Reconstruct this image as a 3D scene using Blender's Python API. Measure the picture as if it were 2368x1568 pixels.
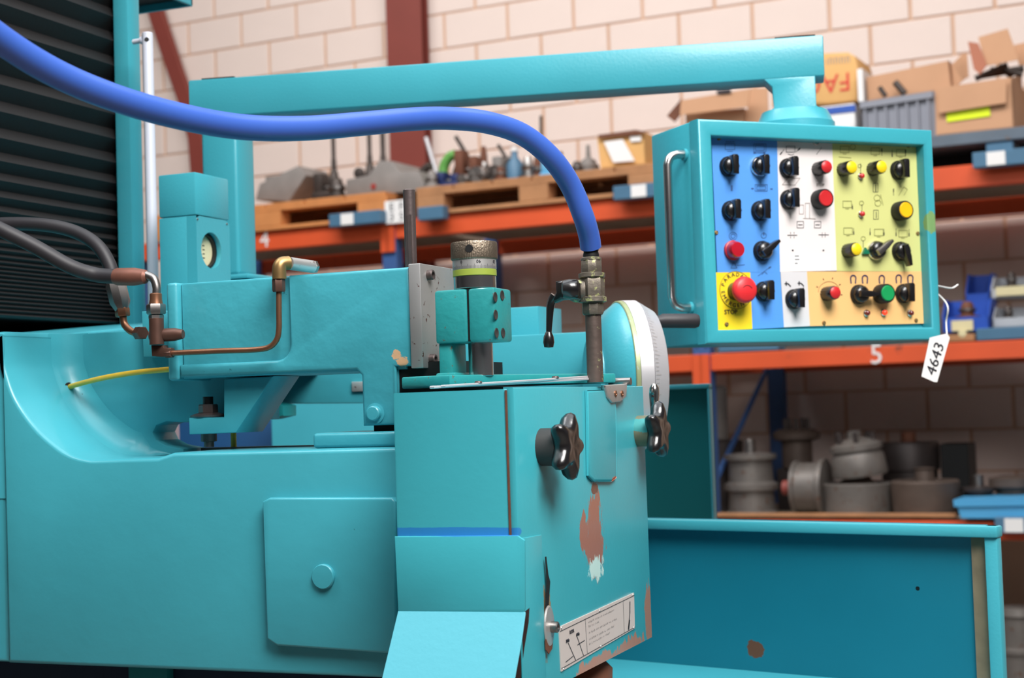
import bpy, bmesh, math, random
from mathutils import Vector, Matrix
R = math.radians
random.seed(7)
C = bpy.context.scene.collection
for o in list(bpy.data.objects): bpy.data.objects.remove(o)

# ------------------------------------------------------------------ camera
F = 3600.0; CX, CY = 1184.0, 784.0; EYE = Vector((0, 0, 1.35))
MR = Matrix.Rotation(R(22), 3, 'Z') @ Matrix.Rotation(R(90 + 2.45), 3, 'X') @ Matrix.Rotation(R(-1.85), 3, 'Z')
cam = bpy.data.cameras.new('camera'); camo = bpy.data.objects.new('camera', cam); C.objects.link(camo)
camo.matrix_world = Matrix.Translation(EYE) @ MR.to_4x4()
cam.sensor_width = 36; cam.lens = F * 36 / 2368; cam.clip_start = .05
cam.dof.use_dof = True; cam.dof.focus_distance = 1.66; cam.dof.aperture_fstop = 8.5
bpy.context.scene.camera = camo
# ------------------------------------------------------------------ light
sc = bpy.context.scene
sc.view_settings.view_transform = 'Standard'; sc.view_settings.look = 'None'
sc.view_settings.exposure = 0.43; sc.view_settings.gamma = 1; sc.view_settings.use_curve_mapping = False
w = bpy.data.worlds.new('hall_daylight'); sc.world = w; w.use_nodes = True
w.node_tree.nodes['Background'].inputs[0].default_value = (.90, .95, 1, 1)
w.node_tree.nodes['Background'].inputs[1].default_value = 2.1
def area(name, loc, size, sy, power, col, target):
    l = bpy.data.lights.new(name, 'AREA'); l.shape = 'RECTANGLE'; l.size = size; l.size_y = sy
    l.energy = power; l.color = col
    o = bpy.data.objects.new(name, l); C.objects.link(o); o.location = loc
    o.rotation_euler = (Vector(target) - Vector(loc)).to_track_quat('-Z', 'Y').to_euler()
    return o
ra_ = area('roof_light', (1.1, .0, 3.9), 1.9, 1.6, 78, (1, .97, .94), (-.6, 1.7, 1.3)); ra_.data.spread = R(115)
area('roof_light', (-2.6, 4.9, 5.7), 8.0, 1.4, 238, (1, .965, .94), (-2.4, 8.6, 2.4))
rb_ = area('roof_light', (-2.8, .9, 4.2), 2.2, 1.6, 24, (.95, .98, 1), (-1.0, 1.8, 1.3)); rb_.data.spread = R(115)

# ------------------------------------------------------------------ point helpers (pixel of the photo -> place in the hall)
def ray(px, py): return MR @ Vector(((px - CX) / F, -(py - CY) / F, -1.0))
def D(px, py, d): return EYE + ray(px, py) * d
def PL(px, py, p0, n):
    r = ray(px, py); return EYE + r * ((Vector(p0) - EYE).dot(n) / r.dot(n))
def Y(px, py, y): return PL(px, py, (0, y, 0), Vector((0, 1, 0)))
def X(px, py, x): return PL(px, py, (x, 0, 0), Vector((1, 0, 0)))
def Z(px, py, z): return PL(px, py, (0, 0, z), Vector((0, 0, 1)))
RU = Vector((math.sin(R(94.6)), math.cos(R(94.6)), 0)); RN = Vector((math.sin(R(4.6)), math.cos(R(4.6)), 0)); UP = Vector((0, 0, 1))
def N(px, py, n): return PL(px, py, RN * n, RN)
def rk(u, n, z): return RU * u + RN * n + UP * z
def ru(px, py, n): return N(px, py, n).dot(RU)

# ------------------------------------------------------------------ materials
def lin(c):
    return tuple(((v / 255) / 12.92 if v / 255 <= .04045 else ((v / 255 + .055) / 1.055) ** 2.4) for v in c)
def mat(name, col, rough=.5, metal=0, var=.12, vscale=6, bump=.0, bscale=150, spots=(), chips=None, coat=0, emit=None):
    m = bpy.data.materials.new(name); m.use_nodes = True; nt = m.node_tree; nd = nt.nodes; lk = nt.links
    b = nd['Principled BSDF']; b.inputs['Roughness'].default_value = rough; b.inputs['Metallic'].default_value = metal
    if coat: b.inputs['Coat Weight'].default_value = coat; b.inputs['Coat Roughness'].default_value = .15
    c = lin(col); tc = nd.new('ShaderNodeTexCoord')
    nz = nd.new('ShaderNodeTexNoise'); nz.inputs['Scale'].default_value = vscale; nz.inputs['Detail'].default_value = 6
    lk.new(tc.outputs['Object'], nz.inputs['Vector'])
    mx = nd.new('ShaderNodeMix'); mx.data_type = 'RGBA'
    mx.inputs[6].default_value = (*[v * (1 - var) for v in c], 1); mx.inputs[7].default_value = (*[min(1, v * (1 + var)) for v in c], 1)
    lk.new(nz.outputs['Fac'], mx.inputs[0]); out = mx.outputs[2]
    def blend(fac, colr, out):
        x = nd.new('ShaderNodeMix'); x.data_type = 'RGBA'; lk.new(fac, x.inputs[0]); lk.new(out, x.inputs[6])
        x.inputs[7].default_value = (*lin(colr), 1); return x.outputs[2]
    def math_(op, a, b2=None, clamp=False):
        x = nd.new('ShaderNodeMath'); x.operation = op; x.use_clamp = clamp
        for i, v in enumerate((a, b2)):
            if v is None: continue
            if isinstance(v, (int, float)): x.inputs[i].default_value = v
            else: lk.new(v, x.inputs[i])
        return x.outputs[0]
    if chips:
        cs, th, ccol = chips
        n2 = nd.new('ShaderNodeTexNoise'); n2.inputs['Scale'].default_value = cs; n2.inputs['Detail'].default_value = 8; n2.inputs['Roughness'].default_value = .65
        lk.new(tc.outputs['Object'], n2.inputs['Vector'])
        out = blend(math_('MULTIPLY', math_('SUBTRACT', n2.outputs['Fac'], th), 30, True), ccol, out)
    for (cen, rad, scol, ns, jag) in spots:      # stain / bare patch / paint touch-up at its own place on the object
        mp = nd.new('ShaderNodeVectorMath'); mp.operation = 'SUBTRACT'; lk.new(tc.outputs['Object'], mp.inputs[0]); mp.inputs[1].default_value = cen
        dv = nd.new('ShaderNodeVectorMath'); dv.operation = 'DIVIDE'; lk.new(mp.outputs[0], dv.inputs[0]); dv.inputs[1].default_value = rad
        ln = nd.new('ShaderNodeVectorMath'); ln.operation = 'LENGTH'; lk.new(dv.outputs[0], ln.inputs[0])
        n3 = nd.new('ShaderNodeTexNoise'); n3.inputs['Scale'].default_value = ns; n3.inputs['Detail'].default_value = 7; n3.inputs['Roughness'].default_value = .7
        if name == 'worn_guard_paint':      # smears run down the guard
            sm_ = nd.new('ShaderNodeVectorMath'); sm_.operation = 'MULTIPLY'; sm_.inputs[1].default_value = (1, 1, .4); lk.new(tc.outputs['Object'], sm_.inputs[0]); lk.new(sm_.outputs[0], n3.inputs['Vector'])
        else: lk.new(tc.outputs['Object'], n3.inputs['Vector'])
        d = math_('ADD', ln.outputs['Value'], math_('MULTIPLY', math_('SUBTRACT', n3.outputs['Fac'], .5), jag))
        out = blend(math_('MULTIPLY', math_('SUBTRACT', 1.0, d), 12, True), scol, out)
    lk.new(out, b.inputs['Base Color'])
    if bump:
        n4 = nd.new('ShaderNodeTexNoise'); n4.inputs['Scale'].default_value = bscale; n4.inputs['Detail'].default_value = 3
        lk.new(tc.outputs['Object'], n4.inputs['Vector'])
        bp = nd.new('ShaderNodeBump'); bp.inputs['Strength'].default_value = bump; bp.inputs['Distance'].default_value = .002
        lk.new(n4.outputs['Fac'], bp.inputs['Height']); lk.new(bp.outputs[0], b.inputs['Normal'])
    if emit: b.inputs['Emission Color'].default_value = (*lin(emit[0]), 1); b.inputs['Emission Strength'].default_value = emit[1]
    return m
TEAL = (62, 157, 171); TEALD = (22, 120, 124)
M = {}
M['teal'] = mat('teal_machine_paint', TEAL, .38, bump=.12, bscale=230, var=.07, vscale=9, coat=.2)
M['teal_cast'] = mat('teal_paint_on_casting', TEAL, .38, bump=.2, bscale=55, var=.1, vscale=7, coat=.25, chips=(70, .715, (30, 95, 95)))
M['teal_block'] = mat('teal_paint_on_rough_casting', TEAL, .42, bump=.5, bscale=45, var=.1, vscale=11, chips=(48, .70, (20, 95, 100)), coat=.2,
    spots=((tuple(Y(917, 820, 1.55)), (.006, .05, .0055), (214, 170, 130), 330, 2.2), (tuple(Y(930, 836, 1.55)), (.007, .05, .0055), (214, 170, 130), 330, 2.2)))
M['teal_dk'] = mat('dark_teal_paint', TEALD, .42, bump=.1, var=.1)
M['clamp'] = mat('worn_teal_clamp_paint', (38, 135, 136), .4, bump=.3, bscale=90, chips=(95, .64, (92, 80, 62)), var=.15, vscale=20)
M['green'] = mat('olive_green_paint', (142, 158, 62), .45, var=.12, vscale=40)
M['black'] = mat('black_rubber_and_shade', (10, 10, 11), .55, var=.3)  # also paints the shade in hollows and gaps
M['bellows'] = mat('black_bellows_cloth', (15, 13, 14), .6, var=.35, vscale=12, bump=.2)
M['blackpl'] = mat('black_bakelite', (22, 20, 21), .28, var=.3, vscale=60, coat=.4, bump=.1)
M['rubber'] = mat('hose_rubber', (38, 36, 40), .55, var=.2)
M['steel'] = mat('bright_steel', (205, 200, 198), .22, 1, var=.08, vscale=30)
M['steeld'] = mat('dull_steel', (150, 145, 142), .38, 1, var=.2, vscale=40, chips=(120, .68, (80, 60, 48)))
M['plate'] = mat('ground_steel_plate', (196, 194, 192), .42, .75, var=.12, vscale=25, chips=(110, .63, (105, 62, 50)))
M['chrome'] = mat('chrome', (220, 215, 210), .14, 1, var=.05)
M['knurl'] = mat('knurled_steel', (142, 128, 112), .42, .85, var=.3, vscale=60, bump=.3, bscale=500)
M['copper'] = mat('tarnished_copper', (140, 98, 74), .38, .75, var=.25, vscale=60)
M['brass'] = mat('tarnished_brass', (158, 128, 84), .4, .8, var=.3, vscale=50)
M['brownfit'] = mat('browned_steel_fitting', (98, 70, 60), .42, .6, var=.3, vscale=60)
M['pipe'] = mat('dirty_iron_pipe', (92, 78, 72), .55, .5, var=.35, vscale=50, chips=(90, .6, (150, 150, 110)), bump=.2)
M['dkpin'] = mat('dark_steel_pin', (96, 84, 82), .45, .6, var=.25, vscale=50, bump=.15)
M['valve'] = mat('soiled_valve_metal', (112, 104, 94), .5, .6, var=.4, vscale=70, chips=(100, .56, (168, 170, 120)), bump=.3)
M['alu'] = mat('anodised_aluminium', (205, 203, 206), .4, .55, var=.04)
M['hose'] = mat('blue_hose', (56, 92, 176), .36, var=.12, vscale=5, coat=.1)
M['white'] = mat('white_tube', (214, 216, 228), .35, .1, var=.04)
M['yellow'] = mat('yellow_cable', (222, 186, 60), .45, var=.15, vscale=60)
M['dial'] = mat('dial_face', (214, 206, 168), .6, var=.08, vscale=60)
M['ink'] = mat('black_ink', (38, 38, 46), .6, var=.1)
M['inkb'] = mat('faded_blue_ink', (54, 92, 150), .6, var=.1)
M['inkg'] = mat('faded_grey_ink', (150, 142, 138), .6, var=.1)
M['inky'] = mat('faded_olive_ink', (120, 122, 62), .6, var=.1)
M['ply'] = mat('shelf_board', (150, 136, 120), .8, var=.25, vscale=5)
# ------------------------------------------------------------------ mesh helpers
def basis(a, b, c, o): return Matrix(((a[0], b[0], c[0], o[0]), (a[1], b[1], c[1], o[1]), (a[2], b[2], c[2], o[2]), (0, 0, 0, 1)))
I3 = (Vector((1, 0, 0)), Vector((0, 1, 0)), Vector((0, 0, 1)))
def bx(bm, lo, hi, ax=I3, o=(0, 0, 0), bev=0, seg=2):
    """box from lo to hi in the frame ax at o"""
    vs = [bm.verts.new(Vector(o) + ax[0] * x + ax[1] * y + ax[2] * z) for x in (lo[0], hi[0]) for y in (lo[1], hi[1]) for z in (lo[2], hi[2])]
    fs = [bm.faces.new([vs[i] for i in q]) for q in ((0, 1, 3, 2), (4, 6, 7, 5), (0, 4, 5, 1), (2, 3, 7, 6), (0, 2, 6, 4), (1, 5, 7, 3))]
    bmesh.ops.recalc_face_normals(bm, faces=fs)
    if bev:
        es = list({e for f in fs for e in f.edges})
        bmesh.ops.bevel(bm, geom=es, offset=bev, segments=seg, profile=.5, affect='EDGES')
def prism(bm, pts, vec, bev=0, seg=2, caps=True):
    """closed outline pts extruded along vec"""
    vec = Vector(vec); a = [bm.verts.new(Vector(p)) for p in pts]; b = [bm.verts.new(Vector(p) + vec) for p in pts]; n = len(pts)
    fs = [bm.faces.new(a), bm.faces.new(b[::-1])] + [bm.faces.new((a[i], b[i], b[(i + 1) % n], a[(i + 1) % n])) for i in range(n)]
    bmesh.ops.recalc_face_normals(bm, faces=fs)
    if bev:
        es = list(fs[0].edges) + list(fs[1].edges)
        bmesh.ops.bevel(bm, geom=list(set(es)), offset=bev, segments=seg, profile=.5, affect='EDGES')
def frame(d):
    d = Vector(d).normalized(); t = Vector((0, 0, 1)) if abs(d.z) < .9 else Vector((1, 0, 0))
    a = t.cross(d).normalized(); return a, d.cross(a), d
def lathe(bm, prof, o, d=(0, 0, 1), seg=32, cap=True, fn=None):
    """prof: (radius, height) pairs turned about direction d at o"""
    a, b, c = frame(d); o = Vector(o); rings = []
    for r, h in prof:
        if r < 1e-6: rings.append([bm.verts.new(o + c * h)]); continue
        rings.append([bm.verts.new(o + c * h + (a * math.cos(t) + b * math.sin(t)) * (r * (fn(t, h) if fn else 1))) for t in [2 * math.pi * i / seg for i in range(seg)]])
    fs = []
    for p, q in zip(rings, rings[1:]):
        if len(p) == 1 and len(q) == 1: continue
        for i in range(seg):
            j = (i + 1) % seg
            if len(p) == 1: fs.append(bm.faces.new((p[0], q[j], q[i])))
            elif len(q) == 1: fs.append(bm.faces.new((p[i], p[j], q[0])))
            else: fs.append(bm.faces.new((p[i], p[j], q[j], q[i])))
    if cap:
        if len(rings[0]) > 1: fs.append(bm.faces.new(rings[0][::-1]))
        if len(rings[-1]) > 1: fs.append(bm.faces.new(rings[-1]))
    bmesh.ops.recalc_face_normals(bm, faces=fs)
def cyl(bm, o, r, h, d=(0, 0, 1), seg=24, bev=.0):
    b = bev or r * .06
    lathe(bm, [(r - b, 0), (r, b), (r, h - b), (r - b, h)], o, d, seg)
def hexn(bm, o, r, h, d=(0, 0, 1), seg=6): lathe(bm, [(r * .9, 0), (r, h * .12), (r, h * .88), (r * .9, h)], o, d, seg)
def smooth_path(pts, n=8):
    pts = [Vector(p) for p in pts]; P = [2 * pts[0] - pts[1]] + pts + [2 * pts[-1] - pts[-2]]; out = []
    for i in range(1, len(P) - 2):
        for k in range(n):
            t = k / n; a, b, c, d = P[i - 1], P[i], P[i + 1], P[i + 2]
            out.append(.5 * ((2 * b) + (c - a) * t + (2 * a - 5 * b + 4 * c - d) * t * t + (3 * b - a - 3 * c + d) * t ** 3))
    out.append(pts[-1]); return out
def tube(bm, pts, r, seg=16, smooth=8, cap=True):
    if smooth: pts = smooth_path(pts, smooth)
    pts = [Vector(p) for p in pts]; rs = r if isinstance(r, (list, tuple)) else None
    prev = None; rings = []
    for i, p in enumerate(pts):
        d = (pts[min(i + 1, len(pts) - 1)] - pts[max(i - 1, 0)]).normalized()
        if prev is None: a = frame(d)[0]
        else: a = (prev - d * prev.dot(d)).normalized()
        b = d.cross(a); prev = a
        rr = r if rs is None else rs[0] + (rs[1] - rs[0]) * i / (len(pts) - 1)
        rings.append([bm.verts.new(p + (a * math.cos(t) + b * math.sin(t)) * rr) for t in [2 * math.pi * k / seg for k in range(seg)]])
    fs = []
    for p, q in zip(rings, rings[1:]):
        for i in range(seg): fs.append(bm.faces.new((p[i], p[(i + 1) % seg], q[(i + 1) % seg], q[i])))
    if cap: fs += [bm.faces.new(rings[0][::-1]), bm.faces.new(rings[-1])]
    bmesh.ops.recalc_face_normals(bm, faces=fs)
def ribbon(bm, pts, wd, nrm, h=.0003):
    """thin printed line along pts on a surface with normal nrm"""
    nrm = Vector(nrm).normalized()
    for p, q in zip(pts, pts[1:]):
        p, q = Vector(p), Vector(q); d = (q - p)
        if d.length < 1e-7: continue
        d.normalize(); s = nrm.cross(d) * wd / 2; e = d * wd * .3
        vs = [bm.verts.new(v + nrm * h) for v in (p - e - s, q + e - s, q + e + s, p - e + s)]
        bm.faces.new(vs)
WM = {}
def wm(o):
    if o is None: return Matrix()
    l = Matrix.Translation(o.location) @ o.rotation_euler.to_matrix().to_4x4()
    return (wm(o.parent) @ o.matrix_parent_inverse @ l) if o.parent else l
def obj(name, bm, m, parent=None, sm=35, label=None, kind=None):
    me = bpy.data.meshes.new(name)
    for e in bm.edges:
        if len(e.link_faces) == 2: e.smooth = e.calc_face_angle(0) < R(sm)
    for f in bm.faces: f.smooth = sm > 0
    bm.to_mesh(me); bm.free(); me.materials.append(m if not isinstance(m, str) else M[m])
    o = bpy.data.objects.new(name, me); C.objects.link(o)
    if parent: o.parent = parent; o.matrix_parent_inverse = wm(parent).inverted()
    if label: o['label'] = label
    if kind: o['kind'] = kind
    return o
def tag(o, label, cat, group=None):
    o['label'] = label; o['category'] = cat
    if group: o['group'] = group
    return o
def thing(name, label, cat, loc=(0, 0, 0), group=None):
    o = bpy.data.objects.new(name, None); C.objects.link(o); o.location = loc; o.empty_display_size = .05
    return tag(o, label, cat, group)
def S(func, *a, **k):
    bm = bmesh.new(); func(bm, *a, **k); return bm
def text(s, size, o, ax, ay, m, parent, name='lettering', depth=.0003, align='CENTER'):
    cu = bpy.data.curves.new('t', 'FONT'); cu.body = s; cu.size = size; cu.align_x = align; cu.align_y = 'CENTER'; cu.extrude = depth; cu.resolution_u = 2
    t = bpy.data.objects.new('t', cu); me = bpy.data.meshes.new_from_object(t)
    ax = Vector(ax).normalized(); ay = Vector(ay).normalized(); az = ax.cross(ay)
    me.transform(basis(ax, ay, az, Vector(o) + az * depth)); me.name = name
    me.materials.clear(); me.materials.append(M[m] if isinstance(m, str) else m)
    bpy.data.objects.remove(t); bpy.data.curves.remove(cu)
    ob = bpy.data.objects.new(name, me); C.objects.link(ob)
    if parent: ob.parent = parent; ob.matrix_parent_inverse = wm(parent).inverted()
    return ob

# ================================================================== THE HALL
M['mortar'] = mat('mortar', (208, 172, 146), .9, var=.15, vscale=3)
M['blk'] = mat('cream_painted_block', (228, 211, 202), .8, var=.05, vscale=4, bump=.5, bscale=60)
M['concrete'] = mat('concrete_floor', (120, 114, 108), .6, var=.2, vscale=2)
fl = obj('floor', S(bx, (-12, -7, -.1), (8, 12, 0)), 'concrete'); fl['kind'] = 'structure'
DW = 8.6
wl = obj('wall_back', S(bx, (-10, DW + .002, 0), (6, DW + .2, 6.2), (RU, RN, UP)), 'mortar'); wl['kind'] = 'structure'
M['plaster'] = mat('grey_sheet_wall', (118, 120, 124), .8, var=.1, vscale=1)
for nm, lo, hi in (('wall_left', (-9.3, -6, 0), (-9.1, 9.2, 6.2)), ('wall_right', (5.2, -6, 0), (5.4, 8.3, 6.2)), ('wall_front', (-9.3, -6.2, 0), (5.4, -6, 6.2))):
    o = obj(nm, S(bx, lo, hi), 'plaster'); o['kind'] = 'structure'
bm = bmesh.new()       # roof with one long open skylight over the machine
for lo, hi in (((-9.3, -6.2), (5.4, -1.4)), ((-9.3, -1.4), (-4.6, 9.4)), ((2.6, -1.4), (5.4, 9.4)), ((-4.6, 4.4), (2.6, 9.4))):
    bx(bm, (lo[0], lo[1], 6.2), (hi[0], hi[1], 6.3))
o = obj('ceiling', bm, 'plaster'); o['kind'] = 'structure'
p0 = N(2016, 152, DW); zj = p0.z; uj = p0.dot(RU)
bmb = bmesh.new(); bx(bmb, (-.2155, 0, -.1075), (.2155, .03, .1075), bev=.004, seg=1)
blk0 = obj('block', bmb, 'blk', wl); me0 = blk0.data; bpy.data.objects.remove(blk0)
ang = math.atan2(RU.y, RU.x)
for k in range(-11, 5):
    z = zj + .2255 * (k + .5)
    off = uj + (0 if k % 2 == 0 else .225)
    for i in range(-12, 6):
        u = off + .45 * i + .225
        if u < -7.6 or u > -.15: continue
        b = bpy.data.objects.new('block', me0); C.objects.link(b); b.parent = wl; b.matrix_parent_inverse = Matrix()
        b.location = rk(u, DW - .008 + random.uniform(-.001, .001), z); b.rotation_euler = (0, 0, ang)
# steel portal column and its raking brace
M['oxide'] = mat('red_oxide_steel', (128, 56, 46), .6, var=.15, vscale=3)
uc = ru(940, 200, DW - .11); t = thing('steel_column', 'red oxide steel portal column standing in front of the cream block wall', 'column', rk(uc, DW - .2, 0))
bm = bmesh.new(); bx(bm, (uc - .128, DW - .125, .0), (uc + .128, DW - .112, 5), (RU, RN, UP)); obj('front_flange', bm, 'oxide', t)
bm = bmesh.new(); bx(bm, (uc - .125, DW - .04, .0), (uc + .125, DW - .025, 5), (RU, RN, UP)); obj('rear_flange', bm, 'oxide', t)
bm = bmesh.new(); bx(bm, (uc - .006, DW - .112, .0), (uc + .006, DW - .04, 5), (RU, RN, UP)); obj('web', bm, 'oxide', t)
bm = bmesh.new(); pts = [(335, -40), (362, 50), (395, 150), (425, 235), (448, 320), (456, 420)]
L = [N(x - 14, y, DW - .12) for x, y in pts]; Rr = [N(x + 17, y, DW - .12) for x, y in pts]
prism(bm, L + Rr[::-1], RN * .05)
tag(obj('wall_brace', bm, 'oxide'), 'curved red oxide steel brace on the cream wall behind the white tube', 'brace')

# ------------------------------------------------------------------ pallet racking
M['orange'] = mat('orange_rack_paint', (214, 84, 42), .5, var=.2, vscale=3, chips=(14, .66, (120, 60, 44)))
M['rblue'] = mat('blue_rack_paint', (58, 92, 146), .5, var=.2, vscale=4)
M['lblue'] = mat('light_blue_steel', (72, 112, 140), .5, var=.2, vscale=6)
M['tan'] = mat('pallet_wood', (172, 122, 82), .8, var=.35, vscale=9)
M['tano'] = mat('fresh_pallet_wood', (200, 130, 74), .8, var=.25, vscale=9)
M['card'] = mat('cardboard', (196, 150, 116), .85, var=.1, vscale=5)
M['cardo'] = mat('yellowed_cardboard', (216, 168, 106), .85, var=.1, vscale=5)
M['grey'] = mat('grey_casting', (132, 126, 122), .6, .1, var=.25, vscale=12)
M['dgrey'] = mat('dark_oily_steel', (72, 64, 60), .5, .5, var=.4, vscale=16)
M['paper'] = mat('white_paper', (232, 230, 228), .7, var=.03)
M['rust'] = mat('rusty_steel', (110, 68, 50), .7, .3, var=.35, vscale=14)
DR = 7.2; DP = 1.26
AX = (RU, RN, UP)
zu1 = N(2180, 387, DR).z; zu0 = N(2180, 439, DR).z; zl1 = N(2200, 793, DR).z; zl0 = N(2200, 835, DR).z; zb = N(1900, 1196, DR).z
us = [-6.08, -4.33, -2.575, -.82]
rack = thing('pallet_rack', 'orange and blue pallet racking along the cream block wall', 'rack', rk(-3, DR + .4, 0))
for u in us:
    for n0 in (DR, DR + DP - .07):
        obj('upright', S(bx, (u - .045, n0, 0), (u + .045, n0 + .07, zu1 - .001), AX, bev=.004, seg=1), 'rblue', rack)
    for a, b in ((.2, .9), (.9, 1.6), (1.6, 2.2)):
        bm = bmesh.new(); tube(bm, [rk(u, DR + .06, a), rk(u, DR + DP - .06, b)], .015, 6, 0); obj('brace', bm, 'rblue', rack)
beams = []
for i in range(3):
    a, b = us[i] + .045, us[i + 1] - .045
    for j, (z0, z1) in enumerate(((zu0, zu1), (zl0, zl1), (zb - .1, zb - .015))):
        for n0 in (DR - .005, DR + DP - .05):
            bmo = obj('beam', S(bx, (a, n0, z0), (b, n0 + .05, z1), AX, bev=.004, seg=1), 'orange', rack)
            if n0 < DR: beams.append(bmo)
            for uu in (a, b):
                obj('beam_connector', S(bx, (uu - (.05 if uu == a else -.002), n0 - .012, z0 - .07), (uu + (-.002 if uu == a else .05) - 0, n0, z1), AX), 'orange', rack)
    # decks
    for z1 in (zu1, zl1, zb - .007):
        for k in range(5):
            n0 = DR + .06 + k * (DP - .12) / 5
            obj('deck_board', S(bx, (a, n0, z1 - .018), (b, n0 + (DP - .12) / 5 - .012, z1 + .003), AX), 'ply', rack)
for u in us[1:3]:      # punched holes seen in the blue uprights
    for k in range(16):
        z = .55 + k * .075
        for s in (-.022, .022):
            obj('slot', S(bx, (u + s - .006, DR - .0015, z), (u + s + .006, DR + .0005, z + .022), AX), 'black', rack)
text('4', .13, N(612, 555, DR - .007), RU, UP, 'paper', beams[0], 'numeral', .001)
text('5', .13, N(2027, 821, DR - .007), RU, UP, 'paper', beams[-2], 'numeral', .001)
# bay sign at the upright
p = N(918, 490, DR - .03); sg = thing('bay_sign', 'small white bay sign with dark letters on the rack upright', 'sign', p)
obj('plate', S(bx, (-.075, -.004, -.062), (.075, .004, .062), AX, p, bev=.002, seg=1), 'paper', sg)
for ch, du, dv in (('E', -.03, .026), ('F', .03, .026), ('3', -.03, -.028), ('5', .03, -.028)): text(ch, .06, p + RU * du + UP * dv - RN * .005, RU, UP, 'ink', sg)

def pallet(name, u0, u1, z, m, label, n0=DR - .03, h=.144):
    t = thing(name, label, 'pallet', rk((u0 + u1) / 2, n0 + .3, z)); wv = u1 - u0; dpt = .82
    for k, f in enumerate((0, .44, .88)):
        for nn in (0, .36, .72):
            obj('block', S(bx, (u0 + f * wv, n0 + nn, z + .022), (u0 + f * wv + wv * .12, n0 + nn + .1, z + h - .044), AX, bev=.003, seg=1), m, t)
    for nn in (0, .36, .72):
        obj('bottom_board', S(bx, (u0, n0 + nn, z), (u1, n0 + nn + .1, z + .022), AX, bev=.002, seg=1), m, t)
        obj('stringer_board', S(bx, (u0, n0 + nn, z + h - .044), (u1, n0 + nn + .1, z + h - .022), AX, bev=.002, seg=1), m, t)
    for k in range(6):
        a = u0 + k * wv / 6; obj('deck_board', S(bx, (a, n0, z + h - .022), (a + wv / 6 - .012, n0 + dpt, z + h), AX, bev=.002, seg=1), m, t)
    return t
zt = zu1 + .004
ph = .150
pallet('wooden_pallet', ru(365, 500, DR), ru(902, 480, DR), zt, 'tano', 'fresh orange-brown wooden pallet, left of the bay sign on the top shelf', h=ph)
pallet('wooden_pallet', ru(970, 480, DR), ru(1530, 430, DR), zt, 'tan', 'long weathered wooden pallet under the metal clutter and the labelled carton', h=ph)
ZP = zt + ph + .001
# light blue steel rails on the beam
def rail(a, b, px, lab, z):
    t = thing('steel_rail', lab, 'rail', rk(a, DR - .07, z))
    obj('bar', S(bx, (a, DR - .10, z - .035), (b, DR - .036, z + .035), AX, bev=.004, seg=1), 'lblue', t)
    if px: obj('paper_label', S(bx, (px - .04, DR - .103, z - .03), (px + .04, DR - .1, z + .03), AX), 'paper', t)
def N2(x, y): return N(x, y, DR - .1)
rail(N2(760, 510).dot(RU), N2(880, 510).dot(RU), N2(803, 510).dot(RU), 'blue steel rail end with torn cream label, left of the bay sign', N2(820, 505).z)
rail(N2(965, 490).dot(RU), N2(1024, 490).dot(RU), None, 'short light blue rail end right of the upright dark pin', N2(1000, 492).z)
rail(N2(1417, 440).dot(RU), N2(1530, 440).dot(RU), N2(1477, 440).dot(RU), 'blue rail end with white label beside the control box handle', N2(1470, 442).z)
rail(N2(2248, 360).dot(RU), N2(2470, 350).dot(RU), N2(2303, 362).dot(RU), 'blue rail end with white label at the right edge of the picture', N2(2303, 366).z)

# --- generic background pieces
def bbox_item(name, cat, label, px0, px1, py0, py1, n, dep, m, base=None, bev=.004, yaw=0, group=None):
    """solid block seen between the pixels, standing at rack depth n"""
    pa, pb = N(px0, py1, n), N(px1, py1, n); zt_ = N((px0 + px1) / 2, py0, n).z; z0 = N((px0 + px1) / 2, py1, n).z if base is None else base
    cu = (pa.dot(RU) + pb.dot(RU)) / 2; wv = abs(pb.dot(RU) - pa.dot(RU)); ax = tuple(Matrix.Rotation(R(yaw), 3, 'Z') @ v for v in AX)
    o = obj(name, S(bx, (-wv / 2, 0, 0), (wv / 2, dep, zt_ - z0), ax, rk(cu, n, z0), bev=bev, seg=1), m)
    return tag(o, label, cat, group), cu, wv, z0, zt_
def rod(name, cat, label, a, b, n, r, m, base=None):
    A1, B1 = N(*a, n), N(*b, n)
    if base is not None: B1 = A1 + (B1 - A1) * ((base + r * .5 - A1.z) / (B1.z - A1.z))
    return tag(obj(name, S(tube, [A1, B1], r, 10, 0), m), label, cat)

# top shelf, left bay
p = N(645, 425, DR + .2)
bm = bmesh.new(); n = DR + .15
prism(bm, [N(590, 462, n), N(600, 425, n), N(688, 383, n), N(708, 405, n), N(668, 466, n)], RN * .3, bev=.006)
bx(bm, (N(598, 0, n).dot(RU), n + .02, N(600, 424, n).z), (N(640, 0, n).dot(RU), n + .25, N(600, 408, n).z), AX, bev=.004)
tag(obj('angle_plate', bm, 'grey'), 'grey wedge-shaped cast angle plate at the left end of the pallet', 'casting')
def post(px, top, bot, w0, lab, n, head=True):
    t = thing('machine_column', lab, 'spare part', N(px, bot, n))
    k = n / 3600 * 1.08
    sc_ = lambda v: v * k
    h = N(px, top, n).z - N(px, bot, n).z
    obj('shaft', S(lathe, [(sc_(w0), 0), (sc_(w0), h * .55), (sc_(w0 * .8), h * .6), (sc_(w0 * .8), h)], N(px, bot, n), seg=16), 'dgrey', t)
    obj('foot', S(lathe, [(sc_(w0 * 3.6), 0), (sc_(w0 * 3.6), .05), (sc_(w0 * 2), .09), (sc_(w0 * 1.3), .15)], N(px, bot, n), seg=20), 'dgrey', t)
post(774, 305, 455, 7, 'tall dark spindle on a flanged foot, left of the grey casting', DR + .3)
post(857, 300, 440, 7, 'dark twin shaft behind the grey casting, left one', DR + .55)
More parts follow.
